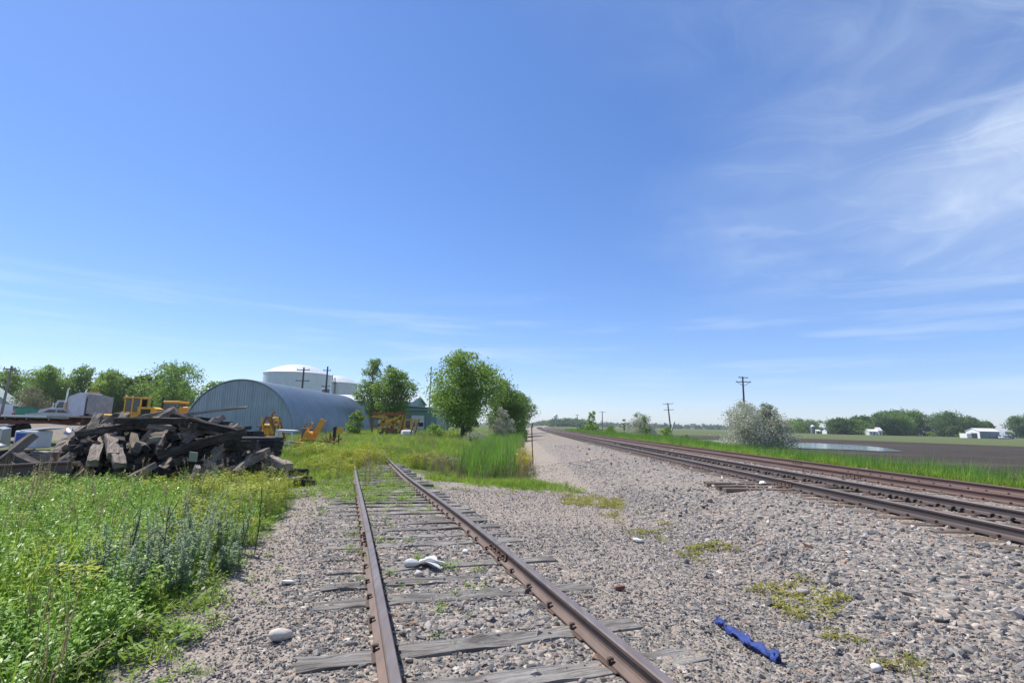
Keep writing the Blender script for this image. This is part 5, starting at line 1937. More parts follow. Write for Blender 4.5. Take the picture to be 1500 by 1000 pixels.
def semi_truck():
    t = thing('semi_truck', 'white sleeper cab semi truck parked behind the flatbed trailer', 'truck', (-57.6, 64.0, .37))
    y0, y1 = -1.2, 1.2
    mb = MB(); mb.prism([(.1, .75), (2.1, .75), (2.1, 2.15), (1.9, 2.15), (.35, 1.78), (.1, 1.55)], 'y', -.95, .95); mb.build('hood', M_SILVER, t)
    mb = MB(); mb.box((.06, 0, 1.25), (.10, 1.3, .8)); mb.build('grille', M_CHROME, t)
    mb = MB(); mb.box((-.05, 0, .62), (.35, 2.4, .4), cham=.05); mb.build('bumper', M_CHROME, t)
    for s in (-1, 1):
        mb = MB(); mb.box((.12, s * .85, 1.35), (.16, .3, .24)); mb.build('headlight', M_GLASS, t)
    mb = MB(); mb.prism([(2.1, .8), (3.6, .8), (3.6, 2.95), (2.55, 2.95), (2.1, 2.2)], 'y', y0, y1); cab = mb.build('cab', M_SILVER, t)
    mb = MB(); mb.prism([(2.14, 2.24), (2.52, 2.88), (2.46, 2.90), (2.08, 2.26)], 'y', y0 + .12, y1 - .12); mb.build('windshield', M_GLASS, cab)
    mb = MB(); mb.prism([(2.45, 2.05), (3.3, 2.05), (3.3, 2.75), (2.75, 2.75)], 'y', y0 - .03, y0 + .01); mb.build('side_window', M_GLASS, cab)
    mb = MB(); mb.prism([(2.3, .95), (3.4, .95), (3.4, 1.98), (2.3, 1.98)], 'y', y0 - .025, y0 + .01); mb.build('door', M_SILVER, cab)
    mb = MB(); mb.prism([(3.6, .8), (5.9, .8), (5.9, 3.9), (5.1, 3.95), (3.9, 3.45), (3.6, 2.95)], 'y', y0 - .02, y1 + .02); sl = mb.build('sleeper', M_SILVER, t)
    mb = MB(); mb.box((4.7, y0 - .035, 1.7), (1.1, .05, 1.1)); mb.build('side_door', M_SILVER, sl)
    for s in (-1, 1):
        mb = MB(); mb.cyl((3.68, s * 1.33, 1.2), (3.68, s * 1.33, 4.05), .085, n=10); mb.tube([(3.68, s * 1.33, 4.05), (3.7, s * 1.33, 4.3), (3.85, s * 1.33, 4.45)], [.085, .085, .08], 10)
        mb.build('exhaust_stack', M_CHROME, t, True)
        mb = MB(); mb.cyl((3.68, s * 1.33, 1.4), (3.68, s * 1.33, 2.7), .14, n=10); mb.build('heat_shield', surf('tarnished_shield', (.45, .28, .12), (.55, .38, .2), 6., .4, metal=.5), t, True)
        mb = MB(); mb.box((2.35, s * 1.42, 2.35), (.12, .2, .55)); mb.build('mirror', M_CHROME, t)
        mb = MB(); mb.box((2.9, s * 1.02, .75), (1.5, .5, .5), cham=.12); mb.build('fuel_tank', M_CHROME, t)
    mb = MB(); mb.box((5.95 + .08, y0 + .3, 2.1), (.12, .5, 2.3)); mb.build('black_panel', M_BLACK, t)
    for i in range(3):
        mb = MB(); mb.box((6.35 + i * .52, -.1, 2.55 - .1 * i), (.5, 2.1, 2.3)); mb.build('cargo_panel', M_GREYPANEL, t)
    mb = MB(); mb.box((6.4, -.6, 4.02), (.9, .5, .2)); mb.build('beacon', M_LAMP, t)
    mb = MB()
    for s in (-1, 1): mb.box((5.0, s * .45, .85), (7.0, .12, .3))
    mb.build('chassis', M_BLACK, t)
    for x in (1.15, 6.0, 7.35):
        for s in (-1, 1): wheel(t, (x, s * 1.0, .52), .52, .32)
    mb = MB(); mb.box((6.7, -1.08, 1.12), (2.4, .5, .08)); mb.build('mudguard', M_BLACK, t)


semi_truck()


def flatbed():
    t = thing('flatbed_trailer', 'dark red flatbed trailer with a pale plank deck behind the heap of ties', 'trailer', (-40.5, 37.6, Hs(-32, 36)))
    z = 1.50 - Hs(-32, 36)
    L = 17.4
    a = math.atan2(-7.0, 16.)
    t.rotation_euler = (0, 0, a)
    for i in range(58):
        mb = MB(); mb.box((.15 + i * .3, 0, z - .03 + .008 * (i % 3)), (.285, 2.5, .06)); mb.build('plank', M_DECK, t)
    for s in (-1, 1):
        mb = MB(); mb.box((L / 2, s * 1.28, z - .06), (L, .06, .16)); mb.build('side_rail', M_DECK if s < 0 else M_RED, t)
        mb = MB(); mb.prism([(0, z - .1), (L, z - .1), (L, z - .34), (6, z - .62), (0, z - .62)], 'y', s * .55 - .06, s * .55 + .06); mb.build('main_beam', M_RED, t)
    for i in range(14):
        mb = MB(); mb.prism([(-1.24, z - .11), (1.24, z - .11), (1.24, z - .2), (.6, z - .34), (-.6, z - .34), (-1.24, z - .2)], 'x', .5 + i * 1.24, .58 + i * 1.24); mb.build('crossmember', M_RED, t)
    for i in range(7):
        mb = MB(); mb.box((1.2 + i * 2.4, -1.33, z - .14), (.10, .06, .2)); mb.build('stake_pocket', M_STEEL, t)
    for x in (6.4, 7.75):
        for s in (-1, 1): wheel(t, (x, s * .98, z - 1.02), .5, .42)
        mb = MB(); mb.cyl((x, -.9, z - 1.02), (x, .9, z - 1.02), .08, n=8); mb.build('axle', M_BLACK, t)
    for s in (-1, 1):
        mb = MB(); mb.box((2.6, s * .6, (z - .6) / 2), (.14, .14, z - .6)); mb.box((2.6, s * .6, .04), (.34, .34, .08)); mb.build('landing_leg', M_STEEL, t)
    mb = MB(); mb.box((L - 4.6, -1.345, z - .03), (5.0, .05, .10)); mb.build('reflective_strip', M_WHITE, t)


flatbed()


def loader(x, y, rz, label, full=True):
    t = thing('wheel_loader', label, 'loader', (x, y, Hs(x, y)), rz)
    mb = MB(); mb.prism([(2.6, .9), (4.6, .9), (4.6, 2.1), (4.2, 2.3), (2.6, 2.3)], 'y', -.75, .75); b = mb.build('engine_cover', YEL, t)
    for k in range(5):
        mb = MB(); mb.box((4.62, 0, 1.15 + k * .2), (.05, 1.2, .08)); mb.build('grille_slat', M_BLACK, b)
    mb = MB(); mb.box((3.5, -.77, 1.75), (1.0, .05, .6)); mb.build('side_grille', M_BLACK, b)
    mb = MB(); mb.prism([(.3, .8), (2.6, .8), (2.6, 1.5), (1.2, 1.6), (.3, 1.3)], 'y', -.6, .6); mb.build('front_frame', YEL, t)
    cab = MB()
    for xx in (1.2, 2.0, 2.85):
        for s in (-1, 1): cab.box((xx, s * .72, 2.45), (.13, .13, 1.7))
    cab.box((2.02, 0, 3.35), (1.95, 1.75, .16)); cab.box((2.02, 0, 1.62), (1.8, 1.5, .14))
    c = cab.build('cab_frame', YEL, t)
    for xx, w in ((1.6, .66), (2.43, .7)):
        for s in (-1, 1):
            mb = MB(); mb.box((xx, s * .70, 2.48), (w, .03, 1.5)); mb.build('cab_window', M_GLASS, c)
    mb = MB(); mb.box((1.2, 0, 2.5), (.03, 1.3, 1.5)); mb.build('cab_window', M_GLASS, c)
    mb = MB(); mb.box((1.9, 0, 2.0), (.5, .5, .8), cham=.08); mb.build('seat', M_BLACK, c)
    for xx in (.75, 3.55):
        for s in (-1, 1): wheel(t, (xx, s * .98, .78), .78, .55, hub=YEL)
    for s in (-1, 1):
        mb = MB(); mb.bar((1.1, s * .45, 1.7), (-.6, s * .45, .9), .16, .3); mb.build('lift_arm', YEL, t)
    mb = MB(); mb.prism([(-.6, .25), (-1.5, .2), (-1.55, .32), (-.75, .5), (-.65, 1.15), (-1.0, 1.4), (-.5, 1.3)], 'y', -1.3, 1.3); mb.build('bucket', YEL2, t)
    mb = MB(); mb.cyl((3.4, .5, 2.3), (3.4, .5, 3.1), .07, n=8); mb.build('exhaust_pipe', M_BLACK, t)
    for s in (-1, 1):
        mb = MB(); mb.box((1.15, s * .6, 3.5), (.12, .18, .14)); mb.build('work_light', M_WHITE, t)
    return t


loader(-45.6, 60, .12, 'yellow wheel loader with tall glazed cab behind the heap of ties')


def rail_crane():
    """second yellow machine: grey glazed cab with orange roof"""
    t = thing('track_machine', 'yellow track machine with a grey glazed cab just left of the arched shed', 'track machine', (-43.6, 66, Hs(-43.6, 66)))
    mb = MB(); mb.box((1.4, 0, 1.2), (4.2, 2.2, .5)); mb.build('chassis', YEL2, t)
    cab = MB()
    for xx in (0, .8, 1.6):
        for s in (-1, 1): cab.box((xx, s * .9, 2.2), (.1, .1, 1.6))
    cab.box((.8, 0, 1.55), (1.7, 1.9, .3))
    c = cab.build('cab', M_STEEL, t)
    for xx in (.4, 1.2):
        mb = MB(); mb.box((xx, -.9, 2.35), (.68, .03, 1.1)); mb.build('cab_window', M_GLASS, c)
    mb = MB(); mb.box((.9, 0, 3.1), (2.1, 2.1, .28), cham=.06); mb.build('cab_roof', ORANGE, c)
    mb = MB(); mb.box((2.4, 0, 2.0), (1.2, 1.8, 1.1), cham=.1); mb.build('engine_cover', ORANGE, t)
    mb = MB(); mb.cyl((2.9, .4, 2.5), (2.9, .4, 3.2), .08, n=8); mb.build('exhaust_pipe', M_BLACK, t)
    mb = MB(); mb.box((-.5, -.5, 2.9), (.2, .2, 1.6)); mb.build('mast', M_BLACK, t)
    for xx in (.2, 2.6):
        for s in (-1, 1): wheel(t, (xx, s * .75, .5), .42, .16)


rail_crane()


def car(x, y, rz, label, body, kind='pickup', z=None):
    t = thing('parked_' + ('pickup' if kind == 'pickup' else 'van' if kind == 'van' else 'car'), label, 'pickup truck' if kind == 'pickup' else kind, (x, y, Hs(x, y) if z is None else z), rz)
    hw = .92
    if kind == 'pickup':
        low = [(0, .45), (5.4, .45), (5.4, 1.12), (3.4, 1.12), (1.6, 1.12), (.15, 1.02), (0, .8)]
        top = [(1.55, 1.1), (3.5, 1.1), (3.4, 1.78), (2.25, 1.78)]
    elif kind == 'van':
        low = [(0, .4), (4.9, .4), (4.9, 1.15), (1.2, 1.15), (.1, .95)]
        top = [(1.0, 1.13), (4.85, 1.13), (4.75, 1.95), (1.9, 1.95)]
    else:
        low = [(0, .35), (4.5, .35), (4.5, .95), (1.2, .98), (.1, .8)]
        top = [(1.2, .94), (4.1, .94), (3.5, 1.45), (1.95, 1.45)]
    mb = MB(); mb.prism(low, 'y', -hw, hw); mb.build('body', body, t)
    mb = MB()
    mb.prism(top, 'y', -hw + .08, hw - .08)
    c = mb.build('cabin', body, t)
    (ax, az), (bx, _), (cx, cz), (dx, dz) = top
    m1 = (dx + cx) / 2
    for s in (-1, 1):
        ys = sorted((s * (hw - .075), s * (hw - .055)))
        for a, b, ua, ub in ((ax + .35, m1 - .06, dx + .08, m1 - .06), (m1 + .06, bx - .2, m1 + .06, cx - .12)):
            mb = MB(); mb.prism([(a, az + .08), (b, az + .08), (ub, dz - .1), (ua, dz - .1)], 'y', *ys); mb.build('side_window', M_GLASS, c)
    k = (dx - ax)
    mb = MB(); mb.prism([(ax + .05 * k - .02, az + .08), (dx - .06 * k - .02, dz - .06), (dx - .06 * k + .01, dz - .06), (ax + .05 * k + .01, az + .08)], 'y', -hw + .16, hw - .16); mb.build('windshield', M_GLASS, c)
    L = low[1][0]
    for xx in (.85, L - .95):
        for s in (-1, 1): wheel(t, (xx, s * (hw - .12), .36), .36, .22)
    for s in (-1, 1):
        mb = MB(); mb.box((.03, s * .65, .72), (.08, .35, .16)); mb.build('headlight', M_WHITE, t)
        mb = MB(); mb.box((L + .01, s * .78, .8), (.05, .16, .26)); mb.build('tail_lamp', surf('red_lamp', (.3, .01, .01), (.4, .02, .02), 3., .3), t)
    mb = MB(); mb.box((-.04, 0, .48), (.14, 1.8, .2)); mb.build('bumper', M_CHROME, t)


C_WHITE = surf('car_white', (.62, .63, .64), (.68, .69, .70), 2., .3, spec=.6)
C_BLUE = surf('car_pale_blue', (.30, .40, .45), (.34, .44, .49), 2., .3, spec=.6)
C_SILV = surf('car_silver', (.36, .37, .39), (.42, .43, .45), 2., .3, metal=.5)
C_DARK = surf('car_dark', (.04, .05, .07), (.06, .07, .09), 2., .3, spec=.6)
car(-66.5, 63, .1, 'white van at the left edge, partly out of the picture', C_WHITE, 'van')
car(-59.6, 66, 1.1, 'pale blue green pickup in front of the green dumpster', C_BLUE)
car(-57.2, 61.5, .5, 'silver car with its nose toward the flatbed, left of the silver grey pickup', C_SILV, 'car')
car(-60.6, 69.5, .0, 'white van parked farthest back under the tan shrub', C_WHITE, 'van')
car(-56.6, 64.5, 2.0, 'silver grey pickup parked in front of the semi truck hood', C_SILV)
car(281.5, 293., 3.0, 'tiny white car parked at the far right end of the farm shed', C_WHITE, 'car', -.7)
car(277., 292., 1.2, 'tiny white pickup parked by the farm shed side wall', C_WHITE, 'pickup', -.7)
car(284.5, 293.5, 3.0, 'tiny blue pickup parked right of the white car by the farm shed', surf('car_blue', (.03, .08, .30), (.04, .10, .36), 2., .3), 'pickup', -.7)


# ---- the rusty yellow machinery left lying round the shed
def tie_machine():
    t = thing('tie_crane', 'rusty yellow lifting machine standing behind the black stacked timbers', 'track machine', (-13.85, 30.2, Hs(-13.8, 30)))
    mb = MB()
    for s in (-.5, .5):
        mb.bar((-.75, s, .3), (-.12, s, 1.9), .10); mb.bar((.75, s, .3), (.15, s, 1.9), .10)
    mb.bar((-.12, -.5, 1.9), (.15, .5, 1.9), .1); mb.bar((-.75, -.5, .9), (.75, -.5, .9), .07); mb.bar((-.6, -.5, 1.35), (.5, -.5, 1.35), .07)
    mb.build('frame', RUST, t)
    mb = MB(); mb.box((0, 0, 1.2), (.75, .7, .62), (0, .06, 0), cham=.06); mb.build('engine_box', YEL2, t)
    mb = MB(); mb.box((.15, -.1, 1.72), (.42, .5, .36), (0, -.2, 0), cham=.05); mb.build('tank', YEL2, t)
    q = random.Random(2)
    for i in range(9):
        p = Vector((q.uniform(-.5, .5), -.52, q.uniform(.4, 1.7))); d = Vector((q.gauss(0, .2), 0, q.gauss(0, .22)))
        mb = MB(); mb.bar(p - d, p + d, q.uniform(.04, .08)); mb.build('rod', (RUST, YEL2)[i % 2], t)
    mb = MB(); mb.tube([(0, 0, 1.7), (-.05, 0, 2.1), (.12, 0, 2.25)], [.09, .07, .05], 7); mb.build('hook', RUST, t)
    for i, (a, b) in enumerate((((-.3, -.5, .4), (-.42, -.52, 1.3)), ((.1, -.52, .4), (.05, -.52, 1.1)), ((.5, -.5, .1), (.62, -.5, 1.5)), ((.72, -.5, .1), (.72, -.5, 1.2)))):
        mb = MB(); mb.tube([a, b], [.05, .05], 7); mb.build('cylinder', YEL2 if i % 2 else RUST, t)
    mb = MB(); mb.box((.1, 0, .35), (1.9, 1.1, .22)); mb.build('base_frame', RUST, t)
    for xx in (-.6, .7):
        for s in (-1, 1): wheel(t, (xx, s * .6, .24), .22, .1, hub=RUST)
    mb = MB(); mb.box((1.5, -.2, .42), (1.2, .5, .26), (0, .08, .1)); mb.build('drawbar', RUST, t)


tie_machine()


def door_frame():
    t = thing('vehicle_canopy', 'white vehicle shell with an empty square window lying in the grass', 'scrap shell', (-11.15, 26.0, Hs(-11.2, 26) + .50), .12)
    mb = MB()
    mb.box((-.38, -.3, .32), (.10, .05, .62)); mb.box((.34, -.3, .34), (.06, .05, .66)); mb.box((-.02, -.3, .64), (.78, .05, .07)); mb.box((-.02, -.3, .06), (.78, .05, .16))
    mb.build('window_wall', M_WHITE, t)
    mb = MB(); mb.box((-.02, .15, .68), (.84, .95, .05), (0, .03, 0)); mb.box((-.42, .15, .3), (.05, .9, .6)); mb.build('shell', M_WHITE, t)
    mb = MB(); mb.box((-.75, .1, .22), (.7, .6, .3), (0, .05, .2)); mb.build('rusty_block', RUST, t)
    mb = MB(); mb.box((.05, .2, -.28), (1.3, .9, .5)); mb.build('base', RUST, t)


door_frame()


def cultivator():
    t = thing('spreader', 'old implement with two raised orange chutes and a small black tyre in the grass', 'farm implement', (-12.3, 32.0, Hs(-12, 32)))
    mb = MB(); mb.prism([(-.06, 0), (.06, 0), (.06, 1.0), (-.06, 1.0)], 'y', -.05, .05, Matrix.Translation((-.35, 0, .75)) @ Euler((0, .45, 0)).to_matrix().to_4x4()); mb.build('narrow_chute', YEL2, t)
    mb = MB()
    M = Matrix.Translation((.22, 0, .72)) @ Euler((0, .47, 0)).to_matrix().to_4x4()
    mb.prism([(-.15, -.1), (.15, -.1), (.15, .1), (.11, .1), (.11, -.06), (-.11, -.06), (-.11, .1), (-.15, .1)], 'z', 0, 1.25, M)
    mb.build('wide_chute', ORANGE, t)
    mb = MB(); mb.prism([(-.32, .62), (.38, .62), (.30, .95), (.0, 1.12), (-.2, 1.0)], 'y', -.35, .35); mb.build('hopper', ORANGE, t)
    mb = MB(); mb.bar((-.6, 0, .58), (1.6, 0, .50), .13); mb.bar((-.5, -.4, .55), (-.5, .4, .55), .1); mb.build('frame_beam', YEL2, t)
    wheel(t, (-.05, -.35, .26), .26, .16)
    wheel(t, (-.05, .45, .26), .26, .16)
    tw = MB()
    tw.lathe([(.06, -.04), (.13, -.04), (.13, .04), (.06, .04)], 12, (1.25, -.25, .42), 'y')
    tines = tw.build('tine_wheel', RUST, t)
    for k in range(11):
        a = 2 * math.pi * k / 11
        mb = MB(); mb.tube([(1.25 + .1 * math.cos(a), -.25, .42 + .1 * math.sin(a)), (1.25 + .52 * math.cos(a + .2), -.3, .42 + .52 * math.sin(a + .2))], [.035, .018], 5); mb.build('tine', RUST, tines)
    mb = MB(); mb.bar((1.6, .1, .5), (1.95, .1, .72), .08); mb.bar((1.3, .2, .4), (1.2, .2, 1.0), .08); mb.build('drawbar', RUST, t)


cultivator()


def yellow_target():
    t = thing('switch_stand', 'dark switch stand with a yellow disc target in front of the arched shed', 'switch stand', (-10.75, 32.2, Hs(-10.7, 32)))
    mb = MB(); mb.cyl((-.1, 0, 0), (-.1, 0, 1.1), .07, n=8); mb.box((-.1, 0, .85), (.16, .16, .4)); mb.build('mast', M_BLACK, t)
    mb = MB(); mb.lathe([(.07, 1.1), (.11, 1.15), (.11, 1.36), (.05, 1.42)], 10, (-.1, 0, 0)); mb.build('lamp', M_BLACK, t, True)
    mb = MB(); mb.cyl((.18, 0, .1), (.18, 0, .95), .035, n=6); mb.box((.05, 0, .8), (.34, .05, .05)); mb.build('side_rod', M_IRON, t)
    mb = MB(); mb.lathe([(.02, -.015), (.21, -.01), (.21, .01), (.02, .015)], 18, (.24, -.05, 1.16), 'y'); mb.build('target_disc', YEL, t)
    mb = MB(); mb.box((0, 0, .06), (.8, .4, .12)); mb.build('base', M_IRON, t)


yellow_target()


def drums():
    t = thing('scrap_cabinet', 'rusty brown cabinet leaning by the end wall of the arched shed', 'cabinet', (-15.6, 40.0, Hs(-15.6, 40)), .2)
    mb = MB(); mb.box((0, 0, .62), (.7, .5, 1.25), (0, .04, 0), cham=.03); mb.build('case', RUST, t)
    mb = MB(); mb.box((0, -.27, .65), (.56, .04, 1.0), (0, .04, 0)); mb.build('door', surf('dull_brown', (.16, .11, .09), (.22, .16, .13), 6., .8), t)
    mb = MB(); mb.tube([(-.2, 0, 1.2), (-.2, 0, 1.5), (0, 0, 1.62)], [.05, .05, .05], 7); mb.build('pipe', RUST, t)


drums()


def ballast_machine():
    """jumble of beams, arms and a cab box at the far end of the arched shed"""
    x, y = -15.9, 70.
    t = thing('track_machine', 'rusty yellow track machine of beams and arms beyond the arched shed', 'track machine', (x, y, Hs(x, y)))
    for i, (a, b, w, m) in enumerate((
            ((-2.8, 0, 2.9), (1.6, 0, 2.85), .28, RUST), ((-2.7, -.5, 2.5), (-.6, -.5, 2.45), .2, YEL2), ((-2.6, .4, 2.2), (1.2, .4, 2.3), .2, RUST),
            ((-1.7, -.6, .7), (.6, -.6, 2.5), .22, YEL2), ((-1.6, -.7, 1.3), (.2, -.7, 2.2), .14, YEL2), ((-.9, -.6, .9), (1.2, -.6, 2.75), .14, YEL2),
            ((1.25, -.5, .1), (1.75, -.5, 3.05), .24, RUST), ((1.0, -.4, .2), (1.5, -.4, 2.8), .14, YEL2), ((1.3, -.3, .9), (2.6, -.3, 1.4), .16, YEL2),
            ((-2.6, -.4, .3), (-2.5, -.4, 2.9), .2, RUST), ((-1.3, .4, .4), (-1.3, .4, 2.5), .16, YEL2), ((0., .4, .4), (.1, .4, 2.4), .16, YEL2))):
        mb = MB(); mb.bar(a, b, w); mb.build('beam', m, t)
    mb = MB(); mb.box((-.6, 0, 1.75), (1.9, .9, .9), cham=.08); mb.build('engine_box', YEL2, t)
    mb = MB()
    for xx in (1.8, 2.6, 3.2):
        mb.box((xx, -.5, 1.45), (.13, .13, 1.5)); mb.box((xx, .5, 1.45), (.13, .13, 1.5))
    mb.box((2.5, 0, 2.2), (1.6, 1.2, .13)); mb.box((2.5, 0, .8), (1.6, 1.2, .2))
    mb.build('cab_frame', YEL2, t)
    mb = MB(); mb.box((2.2, -.5, 1.55), (.6, .04, .9)); mb.build('cab_window', M_GLASS, t)
    q = random.Random(12)
    for i in range(16):
        p = Vector((q.uniform(-2.4, 1.2), q.uniform(-.75, -.3), q.uniform(.4, 2.6)))
        d = Vector((q.gauss(0, .5), q.gauss(0, .15), q.gauss(0, .45)))
        mb = MB(); mb.bar(p - d, p + d, q.uniform(.07, .15)); mb.build('beam', (YEL2, RUST, YEL, RUST)[i % 4], t)
    for i in range(6):
        mb = MB(); mb.box((q.uniform(-2.2, 1.), q.uniform(-.6, -.3), q.uniform(.5, 2.7)), (q.uniform(.2, .5), .4, q.uniform(.2, .45)), (0, q.gauss(0, .2), 0), cham=.03); mb.build('gear_box', (YEL2, RUST, M_BLACK)[i % 3], t)
    mb = MB(); mb.box((-.3, -.2, .75), (2.0, 1.0, .5), (0, .06, .1), cham=.1); mb.build('hopper', RUST, t)
    mb = MB(); mb.box((0, 0, .35), (3.2, 1.0, .3)); mb.build('chassis', M_BLACK, t)
    for xx in (-1.2, 1.2):
        for s in (-1, 1): wheel(t, (xx, s * .6, .3), .3, .14, hub=RUST)
    r = random.Random(4)
    for i in range(7):
        mb = MB(); mb.tube([(-2.5 + i * .6, -.1, 3.0), (-2.45 + i * .6, -.2, 3.12 + .2 * r.random()), (-2.2 + i * .6, -.2, 3.05)], [.07, .07, .05], 6); mb.build('hose', RUST, t)


ballast_machine()
t = thing('plastic_barrel', 'white plastic barrel lying on its side beside the two leaning posts', 'barrel', (-13.1, 66.2, Hs(-13.1, 66) + .42), .5)
mb = MB(); mb.lathe([(.1, -.72), (.42, -.68), (.46, -.3), (.44, 0), (.46, .3), (.42, .68), (.1, .72)], 16, (0, 0, 0), 'x'); mb.build('drum', M_WHITE, t, True)
mb = MB(); mb.lathe([(.02, .7), (.08, .7), (.08, .78), (.02, .78)], 8, (0, 0, .25), 'x'); mb.build('cap', M_BLACK, t, True)
for lb, a, b in (('grey wooden post leaning right beside the white barrel', (-12.75, 66.0, -.4), (-12.2, 66.1, 1.75)), ('second grey leaning post, right of the white barrel', (-12.3, 66.4, -.4), (-11.7, 66.5, 2.0))):
    mb = MB(); mb.tube([a, tuple((Vector(a) + Vector(b)) / 2), b], [.12, .11, .09], 7)
    tag(mb.build('leaning_post', M_POLE_GREY, None, True), lb, 'post')


# ---- junk behind the heap, far left
def appliance():
    t = thing('scrap_freezer', 'dented white chest freezer with a blue front panel among the scrap', 'freezer', (-15.85, 16.7, .50), -.06)
    t.scale = (.82, .82, .82)
    mb = MB(); mb.box((.45, .35, .36), (.92, .70, .66), cham=.03); mb.build('case', M_WHITE, t)
    mb = MB(); mb.box((.40, -.015, .40), (.60, .03, .40)); mb.build('front_panel', surf('blue_panel', (.035, .085, .34), (.045, .105, .40), 4., .5), t)
    mb = MB(); mb.box((.65, .45, .74), (1.05, .75, .07), (0, -.12, .15), cham=.02); mb.build('lid', M_WHITE, t)
    t = thing('wire_cage', 'bent grey wire cage beside the white freezer', 'wire cage', (-16.75, 16.5, .42), .1)
    mb = MB()
    for i in range(9): mb.bar((-.5 + i * .12, 0, 0), (-.5 + i * .12 + .03, 0, .72), .018)
    for k in range(6): mb.bar((-.52, 0, .02 + k * .14), (.50, 0, .03 + k * .14), .018)
    mb.build('front_grid', M_STEEL, t)
    mb = MB()
    for i in range(9): mb.bar((-.5 + i * .12, 0, .74), (-.46 + i * .12, .6, .82), .018)
    for k in range(5): mb.bar((-.5, .12 * k, .75), (.48, .13 * k, .77), .018)
    mb.build('top_grid', M_STEEL, t)
    t = thing('scrap_box', 'crushed pale sheet metal box at the left edge behind the wire cage', 'scrap metal', (-17.2, 17.3, .50), .3)
    mb = MB(); mb.box((0, 0, .35), (.9, .6, .6), (.1, .15, 0), top=(.8, .9)); mb.build('shell', C_SILV, t)
    mb = MB(); mb.box((.2, -.35, .45), (.5, .04, .4), (.2, .1, 0)); mb.build('flap', M_WHITE, t)
    for lb, x, y, z, rot in (('torn pale sheet lying on the scrap right of the white freezer', -14.0, 17.2, .95, (.2, .3, .4)), ('grey bent sheet lying in front of the wire cage', -15.9, 15.9, .55, (.3, -.15, -.2))):
        r = np.random.default_rng(int(abs(x * 10)))
        V = []; F = []
        for i in range(6):
            for j in range(4): V.append((i * .2 - .5, j * .16 - .25, .05 * r.normal()))
        for i in range(5):
            for j in range(3): F.append((i * 4 + j, i * 4 + j + 1, i * 4 + j + 5, i * 4 + j + 4))
        me = np_mesh('sheet', V, F)
        o = link('bent_sheet', me, C_SILV, None, (x, y, z), rot)
        md = o.modifiers.new('thickness', 'SOLIDIFY'); md.thickness = .01
        tag(o, lb, 'sheet metal')


appliance()

# ================================================================== the heap of old ties
M_OLD = wood_mat('old_tie', (.050, .041, .035), (.145, .120, .102), (.024, .021, .019), .5, .5)
M_OLD_PALE = wood_mat('pale_old_tie', (.21, .17, .135), (.38, .325, .27), (.10, .078, .062), .3, .38)
M_TAR = wood_mat('black_timber', (.022, .022, .024), (.05, .05, .052), (.07, .068, .066), .2, .3)


def log_mesh(L, w, h, seed):
    me = tie_mesh('old_tie', L, w, h, seed, .016, 6)
    return me


LOGS = []
for i, L in enumerate((2.3, 2.0, 1.7, 1.4, 1.1, .8, 1.8, .9)):
    for m_ in (M_OLD, M_OLD_PALE):
        me_ = log_mesh(L, .205, .16, 700 + i)
        me_.materials.append(m_)
        LOGS.append((me_, L))


